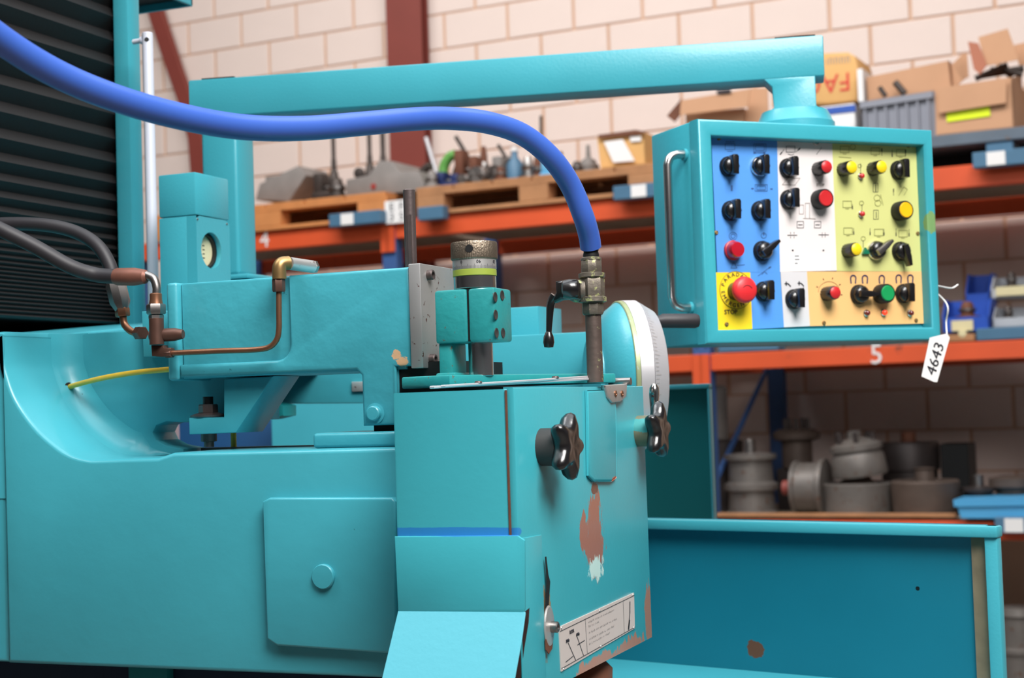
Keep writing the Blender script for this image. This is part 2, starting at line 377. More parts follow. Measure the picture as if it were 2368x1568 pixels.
post(888, 300, 440, 8, 'dark twin shaft behind the grey casting, right one', DR + .55)
t = thing('gearbox_casting', 'long grey cast housing with red dot on the fresh wooden pallet', 'casting', N(860, 455, DR + .1))
n = DR + .08
bm = bmesh.new(); prism(bm, [N(797, 458, n), N(800, 415, n), N(852, 405, n), N(875, 372, n), N(905, 372, n), N(925, 398, n), N(968, 395, n), N(985, 440, n)], RN * .35, bev=.008)
obj('body', bm, 'grey', t)
obj('red_plug', S(cyl, N(864, 431, n) - RN * .006, .016, .008, RN), mat('red_plug', (150, 50, 44), .6), t)
obj('eye', S(lathe, [(.02, 0), (.032, .004), (.032, .02), (.02, .024)], N(828, 400, n + .1), RN, 16), 'dgrey', t)
def clutter(name, cat, lab, px, py, w_, h_, n, kind, m):
    """a loose machine part: w_,h_ in pixels, resting with its base at py"""
    k = N(px, py, n); s = (N(px + 50, py, n) - k).length / 50; rr = w_ * s / 2; hh = h_ * s
    t = thing(name, lab, cat, k)
    if kind == 'flange':
        obj('body', S(lathe, [(rr, 0), (rr, hh * .2), (rr * .55, hh * .25), (rr * .5, hh * .8), (rr * .3, hh)], k, seg=20), m, t)
        obj('bore_ring', S(lathe, [(rr * .62, hh * .45), (rr * .7, hh * .5), (rr * .7, hh * .6), (rr * .55, hh * .64)], k, seg=20), 'steeld', t)
    elif kind == 'vice':
        obj('base', S(bx, (-rr, 0, 0), (rr, .1, hh * .35), AX, k, bev=.006), m, t)
        obj('jaw', S(bx, (-rr * .9, .01, hh * .35), (-rr * .2, .09, hh), AX, k, bev=.006), m, t)
        obj('jaw', S(bx, (rr * .3, .01, hh * .35), (rr * .9, .09, hh * .8), AX, k, bev=.006), m, t)
        bm = bmesh.new(); tube(bm, [k + RU * -rr * 1.1 + UP * hh * .5 + RN * .05, k + RU * rr * 1.3 + UP * hh * .5 + RN * .05], rr * .12, 8, 0); obj('screw', bm, 'steeld', t)
    elif kind == 'elbow':
        bm = bmesh.new(); tube(bm, [k + UP * rr * .5, k + UP * hh * .6, k + UP * hh * .85 + RU * rr * .6, k + UP * hh * .9 + RU * rr * 1.2], rr * .42, 12, 5); obj('body', bm, m, t)
        obj('flange_ring', S(cyl, k, rr * .8, hh * .15, seg=16), m, t)
    elif kind == 'chuck':
        obj('body', S(cyl, k + UP * rr + RN * .0, rr, .09, RN, 24), m, t)
        for a in range(3):
            v = RU * math.cos(a * 2.094 + .5) + UP * math.sin(a * 2.094 + .5)
            obj('jaw', S(bx, (-.2 * rr, -.02, -.3 * rr), (.2 * rr, .002, .3 * rr), AX, k + UP * rr + v * rr * .55, bev=.002, seg=1), 'steeld', t)
    elif kind == 'bottle':
        obj('body', S(lathe, [(rr, 0), (rr, hh * .55), (rr * .4, hh * .75), (rr * .4, hh)], k, seg=16), m, t)
        obj('neck_cap', S(cyl, k + UP * hh * .9, rr * .5, hh * .12, seg=12), 'paper', t)
    elif kind == 'cone':
        obj('body', S(lathe, [(rr, 0), (rr, hh * .18), (rr * .7, hh * .22), (rr * .55, hh * .5), (rr * .2, hh * .6), (rr * .14, hh)], k, seg=20), m, t)
        obj('hub_ring', S(lathe, [(rr * .75, hh * .22), (rr * .8, hh * .26), (rr * .78, hh * .34), (rr * .6, hh * .38)], k, seg=20), m, t)
    return t
M['vgreen'] = mat('leaf_green_paint', (98, 160, 76), .45, var=.3, vscale=20)
M['navy'] = mat('navy_paint', (28, 44, 92), .5, var=.2)
M['cyan'] = mat('pale_blue_plastic', (96, 168, 208), .5, var=.1)
CL = [('bench_vice', 'vice', 'dark oily vice lying left of the grey casting on the pallet', 748, 458, 50, 44, DR + .1, 'vice', 'dgrey'),
      ('pipe_flange', 'spare part', 'low dark flange in front of the tall dark spindle', 780, 462, 44, 34, DR + .12, 'flange', 'dgrey'),
      ('ball_clamp', 'spare part', 'pale steel knob end lying between casting and green vice', 950, 400, 26, 30, DR + .35, 'chuck', 'steeld'),
      ('black_coupling', 'spare part', 'black coupling left of the green vice', 975, 420, 34, 45, DR + .2, 'elbow', 'dgrey'),
      ('green_valve', 'valve', 'leaf green painted valve on a navy foot, left part of the long pallet', 1028, 398, 42, 62, DR + .25, 'elbow', 'vgreen'),
      ('navy_clamp', 'clamp', 'navy blue clamp below the green valve', 1030, 418, 50, 28, DR + .12, 'vice', 'navy'),
      ('milling_vice', 'vice', 'brown milling vice right of the green valve', 1075, 418, 50, 62, DR + .15, 'vice', 'rust'),
      ('drill_chuck', 'chuck', 'round steel chuck with three jaws, left of two on the long pallet', 1100, 420, 34, 34, DR + .1, 'chuck', 'steeld'),
      ('drill_chuck', 'chuck', 'round dark chuck with three jaws, right of two on the long pallet', 1141, 412, 38, 36, DR + .2, 'chuck', 'dgrey'),
      ('pipe_elbow', 'spare part', 'bent steel elbow standing left of the white-capped bottle', 1168, 410, 28, 52, DR + .3, 'elbow', 'steeld'),
      ('oil_bottle', 'bottle', 'grey-blue bottle with a white cap among the metal parts', 1192, 406, 30, 58, DR + .2, 'bottle', 'lblue'),
      ('steel_flange', 'spare part', 'dull steel flange right of the white-capped bottle', 1222, 404, 36, 40, DR + .15, 'flange', 'steeld'),
      ('rusty_flange', 'spare part', 'rusty stub flange behind the blue hose bend', 1245, 402, 30, 48, DR + .35, 'flange', 'rust'),
      ('blue_bracket', 'bracket', 'pale blue bracket under the blue hose bend', 1272, 400, 44, 34, DR + .15, 'vice', 'cyan'),
      ('centre_cone', 'spare part', 'pointed grey cone part between hose and labelled carton', 1362, 388, 50, 52, DR + .2, 'cone', 'grey'),
      ('steel_collar', 'spare part', 'low dark collar right of the hose on the long pallet', 1335, 390, 32, 22, DR + .1, 'flange', 'dgrey'),
      ('round_fitting', 'spare part', 'small round bright fitting in front of the milling vice', 1068, 424, 20, 20, DR + .04, 'chuck', 'steeld'),
      ('boss_ring', 'spare part', 'brown boss ring in front of the right chuck', 1158, 414, 26, 24, DR + .06, 'flange', 'rust'),
      ('grey_stub', 'spare part', 'grey stub flange at the left start of the long pallet', 1000, 430, 34, 30, DR + .1, 'flange', 'grey')]
CL += [('gear_blank', 'spare part', 'dark round gear blank standing behind the milling vice', 1100, 400, 50, 52, DR + .4, 'chuck', 'dgrey'),
      ('tool_holder', 'spare part', 'tall brown tool holder between the two small chucks', 1121, 410, 26, 70, DR + .32, 'flange', 'rust'),
      ('angle_vice', 'vice', 'small grey vice behind the bent steel elbow', 1165, 398, 54, 58, DR + .45, 'vice', 'grey'),
      ('index_plate', 'spare part', 'steel index plate right of the white-capped bottle, standing on edge', 1212, 400, 34, 42, DR + .38, 'chuck', 'steeld'),
      ('stepped_cone', 'spare part', 'brown stepped cone under the blue hose bend', 1300, 396, 40, 50, DR + .3, 'cone', 'rust'),
      ('motor_end', 'spare part', 'dark stub behind the pale blue bracket', 1262, 396, 40, 62, DR + .5, 'flange', 'dgrey'),
      ('pump_body', 'spare part', 'dark elbow pump body right of the green valve', 1056, 408, 34, 54, DR + .38, 'elbow', 'dgrey')]
for c in CL:
    k = N(c[3], c[4], c[7]); dz = ZP - k.z; s = (N(c[3] + 50, c[4], c[7]) - k).length / 50
    clutter(c[0], c[1], c[2], c[3], c[4] - dz / s, c[5] * 1.15, c[6] * 1.28, c[7], c[8], c[9])
rod('steel_bar', 'bar', 'pale steel bar leaning in front of the red oxide column', (985, 318), (1008, 395), DR + .3, .013, 'alu', ZP)
rod('steel_bar', 'bar', 'dark bar leaning over the milling vice', (1054, 316), (1092, 380), DR + .35, .012, 'dgrey', ZP)
rod('steel_bar', 'bar', 'short dark bar leaning left of the white-capped bottle', (1152, 335), (1182, 385), DR + .35, .01, 'dgrey', ZP)
rod('steel_bar', 'bar', 'upright thin bar standing beyond the top of the hose bend', (1251, 268), (1253, 400), DR + .5, .009, 'dgrey', ZP)
def carton(name, lab, pts, n, dep, m, top=None, base=None):
    """carton from its front outline (4 pixels, clockwise from top left), with open flaps"""
    t = thing(name, lab, 'box', N(*pts[3], n)); P = [N(*q, n) for q in pts]
    if base is not None: P[2].z = P[3].z = base
    bm = bmesh.new(); tk = .006
    q = [P[0], P[1], P[2], P[3]]
    def wall(a, b, c, d):
        nn = (b - a).cross(d - a).normalized() * tk
        prism(bm, [a, b, c, d], nn)
    wall(q[0], q[1], q[2], q[3]); wall(*[v + RN * dep for v in q])
    wall(q[0], q[0] + RN * dep, q[3] + RN * dep, q[3]); wall(q[1], q[1] + RN * dep, q[2] + RN * dep, q[2]); wall(q[3], q[2], q[2] + RN * dep, q[3] + RN * dep)
    if top: wall(q[0], q[1], q[1] + RN * dep, q[0] + RN * dep)
    obj('carton_body', bm, m, t, 0); return t
def panel(name, parent, pts, n, m, tk=.006, dn=None):
    bm = bmesh.new(); P = [N(q[0], q[1], n + (q[2] if len(q) > 2 else 0)) for q in pts]; prism(bm, P, RN * tk); return obj(name, bm, m, parent, 0)
t = carton('open_carton', 'small open carton with a white sheet hanging from it, on the long pallet', [(1383, 316), (1490, 306), (1494, 380), (1392, 390)], DR + .05, .3, 'cardo')
panel('paper_sheet', t, [(1396, 328), (1440, 322), (1468, 372), (1418, 376)], DR + .035, 'paper', .002)
panel('label_sticker', t, [(1456, 316), (1482, 314), (1482, 326), (1458, 328)], DR + .04, 'paper', .002)
panel('rim_flap', t, [(1383, 312), (1470, 300), (1490, 304), (1490, 309), (1383, 320)], DR + .03, 'rust')

# top shelf, right bay
t = carton('flat_carton', 'open carton with raised lid flap, behind the pedestal of the control box', [(1588, 262), (1720, 250), (1722, 300), (1588, 306)], DR + .1, .4, 'card', base=N(2200, 312, DR).z)
panel('flap', t, [(1575, 232), (1735, 205), (1728, 247), (1572, 266)], DR + .04, 'card')
panel('side_flap', t, [(1542, 268), (1576, 228), (1574, 264), (1560, 282)], DR + .06, 'rust')
panel('rear_wall', t, [(1735, 205), (1775, 203), (1778, 300), (1722, 300)], DR + .12, 'card')
panel('tape', t, [(1656, 209), (1690, 205), (1690, 214), (1658, 217)], DR + .03, 'ink', .002)
n = DR + .12
bm = bmesh.new(); prism(bm, [N(1780, 128, n), N(1960, 120, n), N(1978, 130, n), N(1984, 150, n), N(1982, 232, n), N(1880, 242, n), N(1785, 246, n)], RN * .3, bev=.012)
t = thing('printed_carton', 'yellowed carton with upside-down red letters behind the pendant pedestal', 'box', N(1900, 240, n)); obj('carton_body', bm, 'cardo', t)
M['redink'] = mat('red_print', (206, 62, 52), .7)
text('FAG', .125, N(1912, 192, n - .002), -RU, -UP + RU * 0, 'redink', t)
bm = bmesh.new()
for k in range(9):
    q = N(1912 + k * 6.5, 149 - k * .6, n - .002); ribbon(bm, [q, q + UP * .028, q + UP * .028 + RU * .009][:2 + k % 2], .004, -RN)
obj('smudged_print', bm, 'inkg', t, 0)
t, *_ = bbox_item('small_carton', 'box', 'white and blue carton under the yellowed upside-down carton', 1895, 1979, 243, 300, DR + .1, .3, 'paper')
obj('blue_band', S(bx, (ru(1895, 260, DR + .09), DR + .096, N(1935, 262, DR + .09).z), (ru(1978, 260, DR + .09), DR + .1, N(1935, 246, DR + .09).z), AX), 'hose', t)
bm = bmesh.new(); bx(bm, (ru(1989, 160, n), DR + .06, N(1990, 240, n).z), (ru(2001, 160, n), DR + .25, N(1990, 165, n).z), AX)
tag(obj('document_folder', bm, 'paper'), 'narrow white folder standing between the two cartons', 'folder')
t = thing('grey_crate', 'grey plastic crate with carton and bars inside, left of the yellow sticker', 'crate', N(2070, 290, DR + .02)); n = DR + .02
P = [N(1990, 238, n), N(2158, 212, n), N(2162, 330, n), N(1998, 345, n)]; P[2].z = P[3].z = N(2200, 312, DR).z
M['gplast'] = mat('grey_plastic', (138, 140, 150), .5, var=.06)
bm = bmesh.new(); prism(bm, P, RN * .012); obj('front_wall', bm, 'gplast', t, 0)
bm = bmesh.new(); prism(bm, [p + RN * .35 for p in P], RN * .012); obj('rear_wall', bm, 'gplast', t, 0)
for a, b in ((0, 3), (1, 2)):
    bm = bmesh.new(); prism(bm, [P[a], P[a] + RN * .35, P[b] + RN * .35, P[b]], RU * .012); obj('side_wall', bm, 'gplast', t, 0)
bm = bmesh.new(); prism(bm, [P[0] - RN * .02 + UP * .0, P[1] - RN * .02, P[1] - RN * .02 - UP * .03, P[0] - RN * .02 - UP * .03], RN * .02); obj('rim', bm, 'gplast', t, 0)
for k in range(7):
    f = .06 + k * .145; a = P[0].lerp(P[1], f) - UP * .03; obj('rib', S(bx, (-.005, -.014, -.2), (.005, 0, 0), AX, a), 'gplast', t)
panel('carton_sheet', tag(carton('inner_carton', 'flattened carton standing inside the grey plastic crate', [(2006, 178), (2194, 140), (2202, 205), (2010, 235)], DR + .1, .2, 'card'),
      'carton standing inside the grey plastic crate, behind two bars', 'box'), [(2200, 150), (2230, 120), (2234, 180), (2204, 205)], DR + .12, 'card')
rod('crate_bar', 'bar', 'thin dark bar leaning in the grey crate, left of two', (2034, 202), (2048, 222), DR + .05, .012, 'dgrey')
rod('crate_bar', 'bar', 'thick dark bar leaning in the grey crate, right of two', (2070, 190), (2092, 216), DR + .05, .016, 'dgrey')
zs = N(2200, 312, DR).z
t = carton('stickered_carton', 'big brown carton with a fluorescent yellow sticker on the top shelf', [(2165, 204), (2340, 178), (2345, 295), (2168, 318)], DR - .02, .45, 'card', base=zs)
M['fluo'] = mat('fluorescent_sticker', (222, 240, 20), .6, var=.03)
panel('sticker', t, [(2188, 259), (2288, 245), (2290, 268), (2190, 282)], DR - .025, 'fluo', .002)
panel('front_flap', t, [(2168, 203), (2328, 182), (2326, 238), (2170, 262)], DR - .042, 'card', .006)
panel('side_flap', t, [(2342, 180, 0), (2362, 170, .3), (2364, 250, .3), (2345, 292, 0)], DR - .02, 'card', .006)
t = thing('torn_carton', 'torn open carton flaps tilted on top of the stickered carton', 'box', N(2290, 180, DR + .1))
panel('flap', t, [(2262, 86), (2330, 66), (2356, 138), (2280, 152)], DR + .05, 'card')
panel('side_flap', t, [(2238, 96), (2262, 100), (2282, 150), (2266, 172), (2252, 160)], DR + .04, mat('reddish_cardboard', (176, 112, 88), .85))
panel('rear_flap', t, [(2206, 148), (2236, 120), (2240, 178), (2220, 186)], DR + .12, 'card')
panel('right_flap', t, [(2345, 104), (2380, 96), (2380, 150), (2356, 150)], DR + .16, 'card')
t = thing('scrap_heap_box', 'dark oddments showing between the torn flaps above the yellow sticker', 'scrap', N(2310, 170, DR + .15))
for i, (a, b, r_) in enumerate((((2255, 182), (2330, 150), .014), ((2290, 160), (2365, 172), .012), ((2270, 175), (2368, 158), .016), ((2310, 150), (2340, 180), .012))):
    obj('piece', S(tube, [N(*a, DR + .1 + i * .03), N(*b, DR + .12 + i * .03)], r_, 8, 0), 'dgrey', t)
t = carton('end_carton', 'carton cut off by the right picture edge on the top shelf', [(2372, 190), (2460, 170), (2460, 250), (2374, 258)], DR + .5, .25, 'card', base=zs)
# blue-grey steel pallet that carries them
t = thing('steel_stillage', 'blue-grey steel platform carrying the crate and stickered carton', 'platform', N(2200, 330, DR))
zs = N(2200, 312, DR).z; u0, u1 = ru(1570, 330, DR), ru(2480, 330, DR)
obj('deck', S(bx, (u0, DR - .03, zs - .055), (u1, DR + .75, zs), AX, bev=.004, seg=1), mat('blue_grey_steel', (92, 104, 116), .6, var=.25, vscale=7, chips=(20, .62, (110, 84, 66))), t)
for a, b in ((2282, 2345), (1560, 1640)):
    obj('foot', S(bx, (ru(a, 350, DR), DR - .02, zt), (ru(b, 350, DR), DR + .7, zs - .055), AX, bev=.004, seg=1), 'lblue', t)
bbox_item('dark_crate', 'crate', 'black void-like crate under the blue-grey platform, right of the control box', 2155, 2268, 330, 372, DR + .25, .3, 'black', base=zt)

# middle shelf, right end
zm = zl1 + .004
def bin_(name, lab, px0, px1, py0, py1, n, m, low=.55, base=None, dep=.22):
    t = thing(name, lab, 'bin', N(px0, py1, n)); a, b = ru(px0, py1, n), ru(px1, py1, n); z0 = N((px0 + px1) / 2, py1, n).z if base is None else base; h = N((px0 + px1) / 2, py0, n).z - z0
    obj('floor_panel', S(bx, (a, n, z0), (b, n + dep, z0 + .006), AX), m, t)
    for s in (a, b - .006):
        bm = bmesh.new(); prism(bm, [rk(s, n, z0), rk(s, n, z0 + h * low), rk(s, n + dep * .4, z0 + h), rk(s, n + dep, z0 + h), rk(s, n + dep, z0)], RU * .006); obj('side_panel', bm, m, t)
    obj('front_lip', S(bx, (a, n, z0), (b, n + .006, z0 + h * low), AX), m, t)
    obj('rear_panel', S(bx, (a, n + dep - .006, z0), (b, n + dep, z0 + h), AX), m, t)
    return t
M['binblue'] = mat('royal_blue_plastic', (34, 78, 176), .45, var=.08)
M['binlb'] = mat('sky_blue_plastic', (78, 160, 208), .45, var=.06)
M['cream'] = mat('cream_label', (216, 204, 160), .6, var=.06)
M['greyp'] = mat('pale_grey_plastic', (176, 178, 182), .5, var=.08)
t = bin_('storage_bin', 'royal blue bin with a cream label, below the control box tag', 2180, 2288, 690, 768, DR + .04, 'binblue', .45)
obj('label_card', S(bx, (ru(2200, 750, DR + .03), DR + .03, N(2200, 766, DR + .03).z), (ru(2250, 750, DR + .03), DR + .038, N(2200, 742, DR + .03).z), AX), 'cream', t)
bin_('storage_bin', 'royal blue bin behind, with high back, upper of the two blue bins', 2233, 2290, 630, 700, DR + .3, 'binblue', .3)
t = bin_('storage_bin', 'pale grey bin with cream labels, upper of two at the right edge', 2292, 2400, 634, 688, DR + .2, 'greyp', .4)
obj('label_card', S(bx, (ru(2303, 680, DR + .19), DR + .19, N(2303, 685, DR + .19).z), (ru(2400, 680, DR + .19), DR + .198, N(2303, 664, DR + .19).z), AX), 'cream', t)
bin_('storage_bin', 'pale grey open bin at the right edge, lower of two', 2296, 2400, 706, 756, DR + .08, 'greyp', .45)
clutter('bin_contents', 'spare part', 'rusty brown bushing lying in the blue bin', 2238, 740, 60, 44, DR + .1, 'flange', 'rust')
clutter('bin_contents', 'spare part', 'dark stub standing in the upper grey bin at the right edge', 2340, 668, 40, 40, DR + .25, 'flange', 'dgrey')
clutter('bin_contents', 'spare part', 'dark part in the lower grey bin at the right edge', 2332, 740, 40, 34, DR + .15, 'flange', 'dgrey')
tag(obj('castor_wheel', S(cyl, N(2225, 772, DR), .018, .05, RN), 'cream'), 'cream castor wheel under the blue bin', 'wheel')
bbox_item('shelf_plank', 'plank', 'short wooden plank under the blue bins', 2175, 2254, 774, 792, DR + .0, .3, 'tan', base=zm)
bbox_item('steel_rail', 'rail', 'blue-grey rail under the grey bins at the right edge', 2258, 2420, 756, 786, DR + .0, .4, 'lblue', base=zm)
bbox_item('shelf_timber', 'plank', 'dark blue timber lying along the lower beam under the control box', 1660, 1800, 783, 797, DR + .0, .12, 'lblue', base=zm)
# lower shelf: grinding wheel flanges and drums
def drum(name, lab, prof, px, py, n, m='dgrey', cat='flange', d=(0, 0, 1), base=None):
    """prof in pixels of the photo: (radius, height above py)"""
    k = N(px, py, n); s = (N(px + 50, py, n) - k).length / 50
    if base is not None: k.z = base
    t = thing(name, lab, cat, k)
    obj('body', S(lathe, [(r_ * s, h * s) for r_, h in prof], k, d, 32), m, t); return t, k, s
M['drum1'] = mat('grey_cast_drum', (112, 106, 101), .5, .35, var=.3, vscale=14, chips=(30, .6, (98, 74, 60)))
M['drum2'] = mat('brown_cast_drum', (92, 78, 70), .55, .35, var=.35, vscale=14)
M['drum3'] = mat('dark_drum', (62, 54, 52), .5, .4, var=.35, vscale=14)
t, k, s = drum('spindle_flange', 'tall grey double-flanged drum with shaft, left on the lower shelf', [(60, 0), (60, 4), (52, 8), (50, 50), (60, 54), (60, 66), (50, 72), (48, 118), (58, 122), (58, 132), (20, 136)], 1740, 1186, DR + .22, 'drum1', base=zb)
obj('shaft', S(lathe, [(13 * s, 0), (13 * s, 28 * s), (10 * s, 32 * s)], k + UP * 134 * s, seg=20), 'steeld', t)
t, k, s = drum('studded_flange', 'dark studded flange behind the tall double-flanged drum', [(34, 0), (34, 60), (52, 66), (54, 80), (40, 88)], 1845, 1082, DR + .5, 'drum2')
for a in range(5): obj('stud', S(cyl, k + UP * 86 * s + RU * s * 26 * math.cos(a * 1.25) + RN * s * 26 * math.sin(a * 1.25), 5 * s, 26 * s, seg=10), 'drum3', t)
bbox_item('packing_block', 'block', 'dark block under the studded flange', 1800, 1892, 1084, 1190, DR + .45, .2, 'drum3', base=zb)
k = N(1829, 1128, DR + .2); s = (N(1885, 1128, DR + .2) - k).length / 50
t = thing('roller', 'steel roller lying on its side with a reddish end', 'roller', k)
obj('body', S(lathe, [(44 * s, 0), (54 * s, 2 * s), (54 * s, 8 * s), (50 * s, 10 * s), (50 * s, 52 * s), (58 * s, 56 * s), (58 * s, 66 * s), (40 * s, 68 * s)], k + RU * 8 * s, RU, 32), 'drum1', t)
obj('hub', S(cyl, k - RU * 16 * s, 15 * s, 28 * s, RU, 20), mat('red_hub', (140, 66, 58), .6), t)
t, k, s = drum('cup_drum', 'wide grey cup drum carrying the tilted pot, middle of the lower shelf', [(78, 0), (80, 70), (76, 73), (70, 70), (68, 40)], 1985, 1190, DR + .2, 'drum1', base=zb)
obj('cone_hub', S(lathe, [(56 * s, 0), (34 * s, 16 * s), (24 * s, 36 * s), (26 * s, 44 * s)], k + UP * 62 * s, seg=28), 'drum2', t)
tilt = (RU * -.10 + UP + RN * -.05).normalized()
k2 = N(1990, 1100, DR + .2)
t = thing('tilted_pot', 'tilted steel pot with a ribbed lid, on the wide grey cup drum', 'flange', k2)
obj('body', S(lathe, [(20 * s, 4 * s), (62 * s, 0), (64 * s, 6 * s), (60 * s, 46 * s), (52 * s, 58 * s), (60 * s, 60 * s), (60 * s, 72 * s), (34 * s, 84 * s), (16 * s, 88 * s), (15 * s, 104 * s)], k2, tilt, 32), 'drum1', t)
for a in range(6): obj('stud', S(cyl, k2 + tilt * 76 * s + (RU * math.cos(a) + RN * math.sin(a)) * 42 * s, 6 * s, 26 * s, tilt, 10), 'drum3', t)
t, k, s = drum('cup_drum', 'brown cup drum with a stub, right of the wide grey cup drum', [(76, 0), (80, 76), (76, 80), (70, 76), (68, 50)], 2142, 1192, DR + .2, 'drum2', base=zb)
obj('stub', S(lathe, [(60 * s, 0), (24 * s, 4 * s), (22 * s, 44 * s), (26 * s, 48 * s), (10 * s, 50 * s)], k + UP * 60 * s, seg=24), 'drum2', t)
t, k, s = drum('large_drum', 'large dark drum in the shade behind the brown cup drum', [(64, 0), (64, 90), (70, 92), (70, 150), (66, 156)], 2108, 1185, DR + .55, 'drum3', base=zb)
obj('stub', S(cyl, k + UP * 156 * s, 18 * s, 24 * s, seg=16), 'rust', t)
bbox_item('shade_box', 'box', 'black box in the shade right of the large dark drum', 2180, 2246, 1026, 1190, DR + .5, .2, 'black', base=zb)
t, k, s = drum('small_flange', 'small grey flange with chrome hub above the sky blue tray', [(30, 0), (32, 50), (42, 54), (42, 62), (14, 66)], 2266, 1192, DR + .25, 'drum3', base=zb)
obj('hub', S(cyl, k + UP * 64 * s, 12 * s, 28 * s, seg=16), 'steeld', t)
t, k, s = drum('cog_flange', 'dark toothed flange at the right edge above the sky blue tray', [(40, 0), (44, 60), (60, 64), (60, 84), (30, 90)], 2350, 1192, DR + .3, 'drum2', base=zb)
drum('back_plate', 'curved dark plate end behind the tall double-flanged drum', [(46, 0), (50, 150), (44, 154)], 1672, 1190, DR + .5, 'drum3', base=zb)
bbox_item('wood_batten', 'plank', 'pale wooden batten under the drums along the shelf front', 1650, 2210, 1188, 1204, DR + .0, .05, 'tan', bev=.002, base=zb)
# sky blue tray and the labelled rail below it
n = DR - .06
t = thing('plastic_tray', 'sky blue plastic tray jutting out at the right edge of the lower shelf', 'tray', N(2290, 1200, n))
P = [N(2204, 1156, n), N(2460, 1152, n), N(2460, 1168, n), N(2206, 1172, n)]
bm = bmesh.new(); prism(bm, P, RN * .4); obj('rim', bm, 'binlb', t, 0)
P = [N(2214, 1172, n + .01), N(2450, 1168, n + .01), N(2450, 1198, n + .01), N(2222, 1198, n + .01)]; P[2].z = P[3].z = zb + .001
bm = bmesh.new(); prism(bm, P, RN * .36); obj('body', bm, 'binlb', t, 0)
def rail_z(y): return N2(2330, y).z
rail(N2(2300, 1215).dot(RU), N2(2470, 1215).dot(RU), N2(2345, 1215).dot(RU), 'dark blue rail end with cream label under the sky blue tray', (rail_z(1200) + rail_z(1230)) / 2)
t, k, s = drum('steel_can', 'grey lidded drum at the bottom right corner', [(42, 0), (42, 60), (48, 64), (48, 74), (42, 78), (42, 150), (48, 154), (44, 172)], 2362, 1570, DR + .1, 'drum1')
zf = N(2362, 1570, DR + .1).z
tag(obj('packing_crate', S(bx, (ru(2230, 1600, DR), DR + .08, 0), (us[3] - .06, DR + .6, zf), AX), 'drum3'), 'dark crate under the grey lidded drum', 'crate')
t, k, s = drum('pale_canister', 'pale canister in the shade, seen left of the dark rear upright', [(26, 0), (26, 170), (20, 176)], 1660, 1075, DR + .7, 'grey')
k.z = zb

# ================================================================== THE GRINDER
G = thing('surface_grinder', 'teal painted surface grinder with wheel guard, cylinder block and swept casting, filling the foreground', 'machine', (-1.0, 1.6, 0))
def poly_y(pts, y): return [Y(a, b, y) for a, b in pts]
def extr(name, pts, vec, m, parent=G, bev=.003, seg=2, **k):
    bm = bmesh.new(); prism(bm, pts, vec, bev, seg); return obj(name, bm, m, parent, **k)
YB, YW = 1.50, 1.62
zt_ = Y(300, 765, YW).z                         # top of the body
xl = Y(6, 900, YB).x
# swept profile (x, z) on the front plane
sw = [(xl + .001, zt_)]
for px, py in ((7, 830), (14, 866), (36, 925), (82, 990), (134, 1036), (170, 1055), (210, 1064)):
    p = Y(px, py, YB); sw.append((p.x, p.z))
def cr(ps, n=5):
    return [(v.x, v.z) for v in smooth_path([Vector((a, 0, b)) for a, b in ps], n)]
xend = Y(908, 1000, 1.354).x - .012
swp = cr(sw); zled0 = swp[-1][1]
pl = Y(365, 1060, YB); pr = Y(400, 1047, YB); zled = pr.z
prof = swp + [(pl.x, zled0 + .001), (pr.x, zled), (xend, zled)]
zbot = Y(300, 1545, YB).z
bm = bmesh.new()
outl = [Vector((x, YB, z)) for x, z in prof] + [Vector((xend, YB, zbot)), Vector((xl, YB, zbot))]
prism(bm, outl, (0, .145, 0), .005, 3)
cast = obj('swept_casting', bm, 'teal_cast', G, 40)
# fillet between the sweep and the rear wall
bm = bmesh.new(); r = .034; rows = []; swp2 = swp + [(swp[-1][0] + .010 * j, swp[-1][1] + .0006 * j) for j in range(1, 4)]
for i, (x, z) in enumerate(swp2):
    a = swp2[max(i - 1, 0)]; b = swp2[min(i + 1, len(swp2) - 1)]; r = .034 if i < len(swp) - 4 else max(.003, .034 - .0045 * (i - len(swp) + 5)); tx, tz = b[0] - a[0], b[1] - a[1]; l = math.hypot(tx, tz); nx, nz = -tz / l, tx / l
    if i == 0: nx, nz = 1, 0
    row = []
    for k in range(7):
        f = R(90) * k / 6; q = r * (1 - math.cos(f))
        row.append(bm.verts.new((x + nx * (q - .0005), YW - r + r * math.sin(f), z + nz * (q - .0005))))
    rows.append(row)
for p, q in zip(rows, rows[1:]):
    for k in range(6): bm.faces.new((p[k], p[k + 1], q[k + 1], q[k]))
obj('fillet', bm, 'teal_cast', G, 80)
# rear wall with the slot opening under it
hp = [(xl - .01, zt_)] + [(-.97, zt_)]
q1 = Y(600, 978, YW); q = [(q1.x, Y(420, 977, YW).z)] + [(Y(a, b, YW).x, Y(a, b, YW).z) for a, b in ((420, 977), (385, 975), (362, 984), (354, 1000), (362, 1018), (385, 1030), (425, 1038))]
q += [(q[-1][0], zled - .01), (xl - .01, zled - .01)]
pts = [Vector((a, YW - .001, b)) for a, b in [(xl - .01, zt_), (q1.x, zt_)] + q]
extr('rear_wall', pts, (0, .05, 0), 'teal_cast', bev=.0025)
